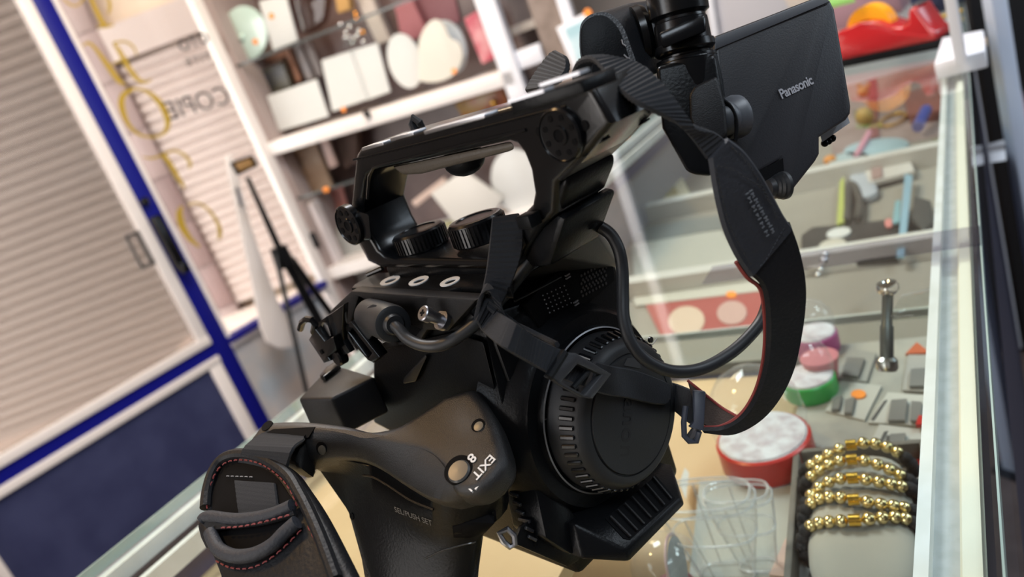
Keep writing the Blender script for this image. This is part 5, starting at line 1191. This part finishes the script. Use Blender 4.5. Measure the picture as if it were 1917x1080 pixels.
def dashes(q, off, n, m, r=.00022, nm='stitching'):
    pts = cr([wD(x, y, z - off) for x, y, z in q], 8); out = []; ds = [0]
    for a, b in zip(pts, pts[1:]): ds.append(ds[-1] + (b - a).length)
    def at(s):
        j = 0
        while j < len(ds) - 2 and ds[j + 1] < s: j += 1
        return pts[j].lerp(pts[j + 1], (s - ds[j]) / max(1e-9, ds[j + 1] - ds[j]))
    for k in range(n):
        out.append(tube([at(ds[-1] * k / n), at(ds[-1] * (k + .6) / n)], r, 5))
    T_(nm, merge(*out), m, kind='stuff')
dk = mat('dark_thread', (.006, .006, .007), .8)
dashes([(1370, 275, .2375), (1400, 305, .2395), (1424, 343, .2425), (1446, 385, .2460), (1456, 412, .2480)], .0019, 20, dk)
dashes([(1340, 315, .2370), (1350, 355, .2400), (1362, 408, .2435), (1380, 450, .2470), (1408, 498, .2510)], .0019, 24, dk)
dashes([(1344, 310, .2370), (1374, 318, .2385), (1400, 335, .2405), (1425, 352, .2425), (1445, 385, .2455)], .0019, 18, dk)
dashes([(1472, 420, .2530), (1455, 450, .2530), (1435, 485, .2530), (1422, 500, .2530)], .0024, 12, LEAB)
for (x0, y0, x1, y1, n) in ((1397, 362, 1440, 448, 11), (1404, 357, 1450, 440, 15)):
    mk = []
    for k in range(n):
        t = (k + .2) / n; x = x0 + (x1 - x0) * t; y = y0 + (y1 - y0) * t; z = .2415 + .008 * t - .0019
        mk.append(tube([wD(x - 2, y + 1, z), wD(x + 4 - (k % 3), y - 3, z)], .00028, 5))
        if k % 2: mk.append(tube([wD(x + 1, y - 2, z), wD(x + 3, y + 3, z)], .00024, 5))
    T_('embossed_marks', merge(*mk), mat('emboss', (.055, .06, .07), .5), kind='stuff')
# lower webbing with its buckle across the lens cap
T_('rising_webbing', ribbon(rows([(921, 408, 972, 400, .272), (919, 428, 979, 424, .271), (915, 465, 979, 462, .272), (910, 505, 968, 505, .273), (903, 540, 945, 560, .273), (897, 565, 925, 590, .273)]), .0015, .0019, .00042), WEB)
fb_ = lambda x, y, d=0: wC(x, y, 0, .014 + d)
T_('front_webbing', ribbon([(wD(890, 600, .2715), wD(908, 556, .2725)), (wD(905, 622, .272), wD(935, 584, .2725)), (fb_(942, 652, .004), fb_(962, 602, .004)), (fb_(990, 680), fb_(1000, 630)), (fb_(1032, 702), fb_(1054, 656)), (fb_(1090, 725, -.002), fb_(1110, 680, -.002))], .0015, .0020, .00042), WEB)
T_('loop_fold', ribbon([(wD(890, 600, .2722), wD(900, 560, .2735)), (wD(899, 560, .2690), wD(915, 530, .2710)), (wD(915, 545, .2685), wD(935, 560, .2700)), (wD(935, 580, .2715), wD(950, 595, .2725)), (wD(985, 612, .2745), wD(990, 620, .2745)), (fb_(1040, 640, .001), fb_(1046, 650, .001))], .0013, .0018, .0002), WEB)
T_('tail_webbing', ribbon([(fb_(1098, 726, -.003), fb_(1114, 676, -.003)), (fb_(1128, 738, -.004), fb_(1142, 684, -.004)), (fb_(1170, 745, -.006), fb_(1185, 692, -.006)), (fb_(1215, 755, -.006), fb_(1228, 707, -.006)), (fb_(1243, 757, -.006), fb_(1250, 718, -.006)), (fb_(1251, 748, -.006), fb_(1252, 732, -.006))], .0018, .0016, .0002), WEB)
T_('under_webbing', ribbon([(wC(1230, 760, 0, .004), wC(1238, 712, 0, .004)), (wC(1262, 770, 0, .004), wC(1266, 718, 0, .004)), (wD(1284, 788, .308), wD(1296, 730, .309)), (wD(1302, 800, .306), wD(1312, 740, .307))], .0015, .0018, .0002), WEB)
bk = T_('buckle', flat([[fb_(x, y, .0035) for x, y in ((1057, 659), (1080, 661), (1146, 700), (1110, 747), (1094, 744), (1027, 706))], [fb_(x, y, .0035) for x, y in ((1082, 682), (1126, 702), (1094, 739), (1051, 716))]], AX[0], .0030, .0007), mat('buckle_plastic', (.022, .023, .026), .42, bump=(900, .2)), label='black plastic slide buckle')
T_('buckle_bar', tube([fb_(1072, 727, .0015), fb_(1104, 691, .0015)], .0012, 8), BLKM, bk)
T_('buckle_lip', tube([fb_(1057, 659, .0032), fb_(1027, 706, .0032)], .0016, 8), BLKM, bk)
rg = T_('strap_ring', merge(prism([wD(*p) for p in ((1299, 731, .300), (1322, 733, .300), (1318, 806, .298), (1312, 806, .298), (1290, 800, .299), (1300, 790, .299))], TOW @ V((0, 0, .003)), .0006),
     tube([wD(*p) for p in ((1284, 760, .302), (1280, 790, .301), (1281, 816, .300), (1290, 826, .300), (1304, 826, .300), (1309, 808, .299))], .0012, 8)), mat('ring_plastic', (.035, .04, .055), .3), label='black rectangular strap ring')
T_('ring_pin', tube([wD(1290, 822, .302), wD(1306, 800, .302)], .0018, 8), SCREW, rg, 'steel pin')
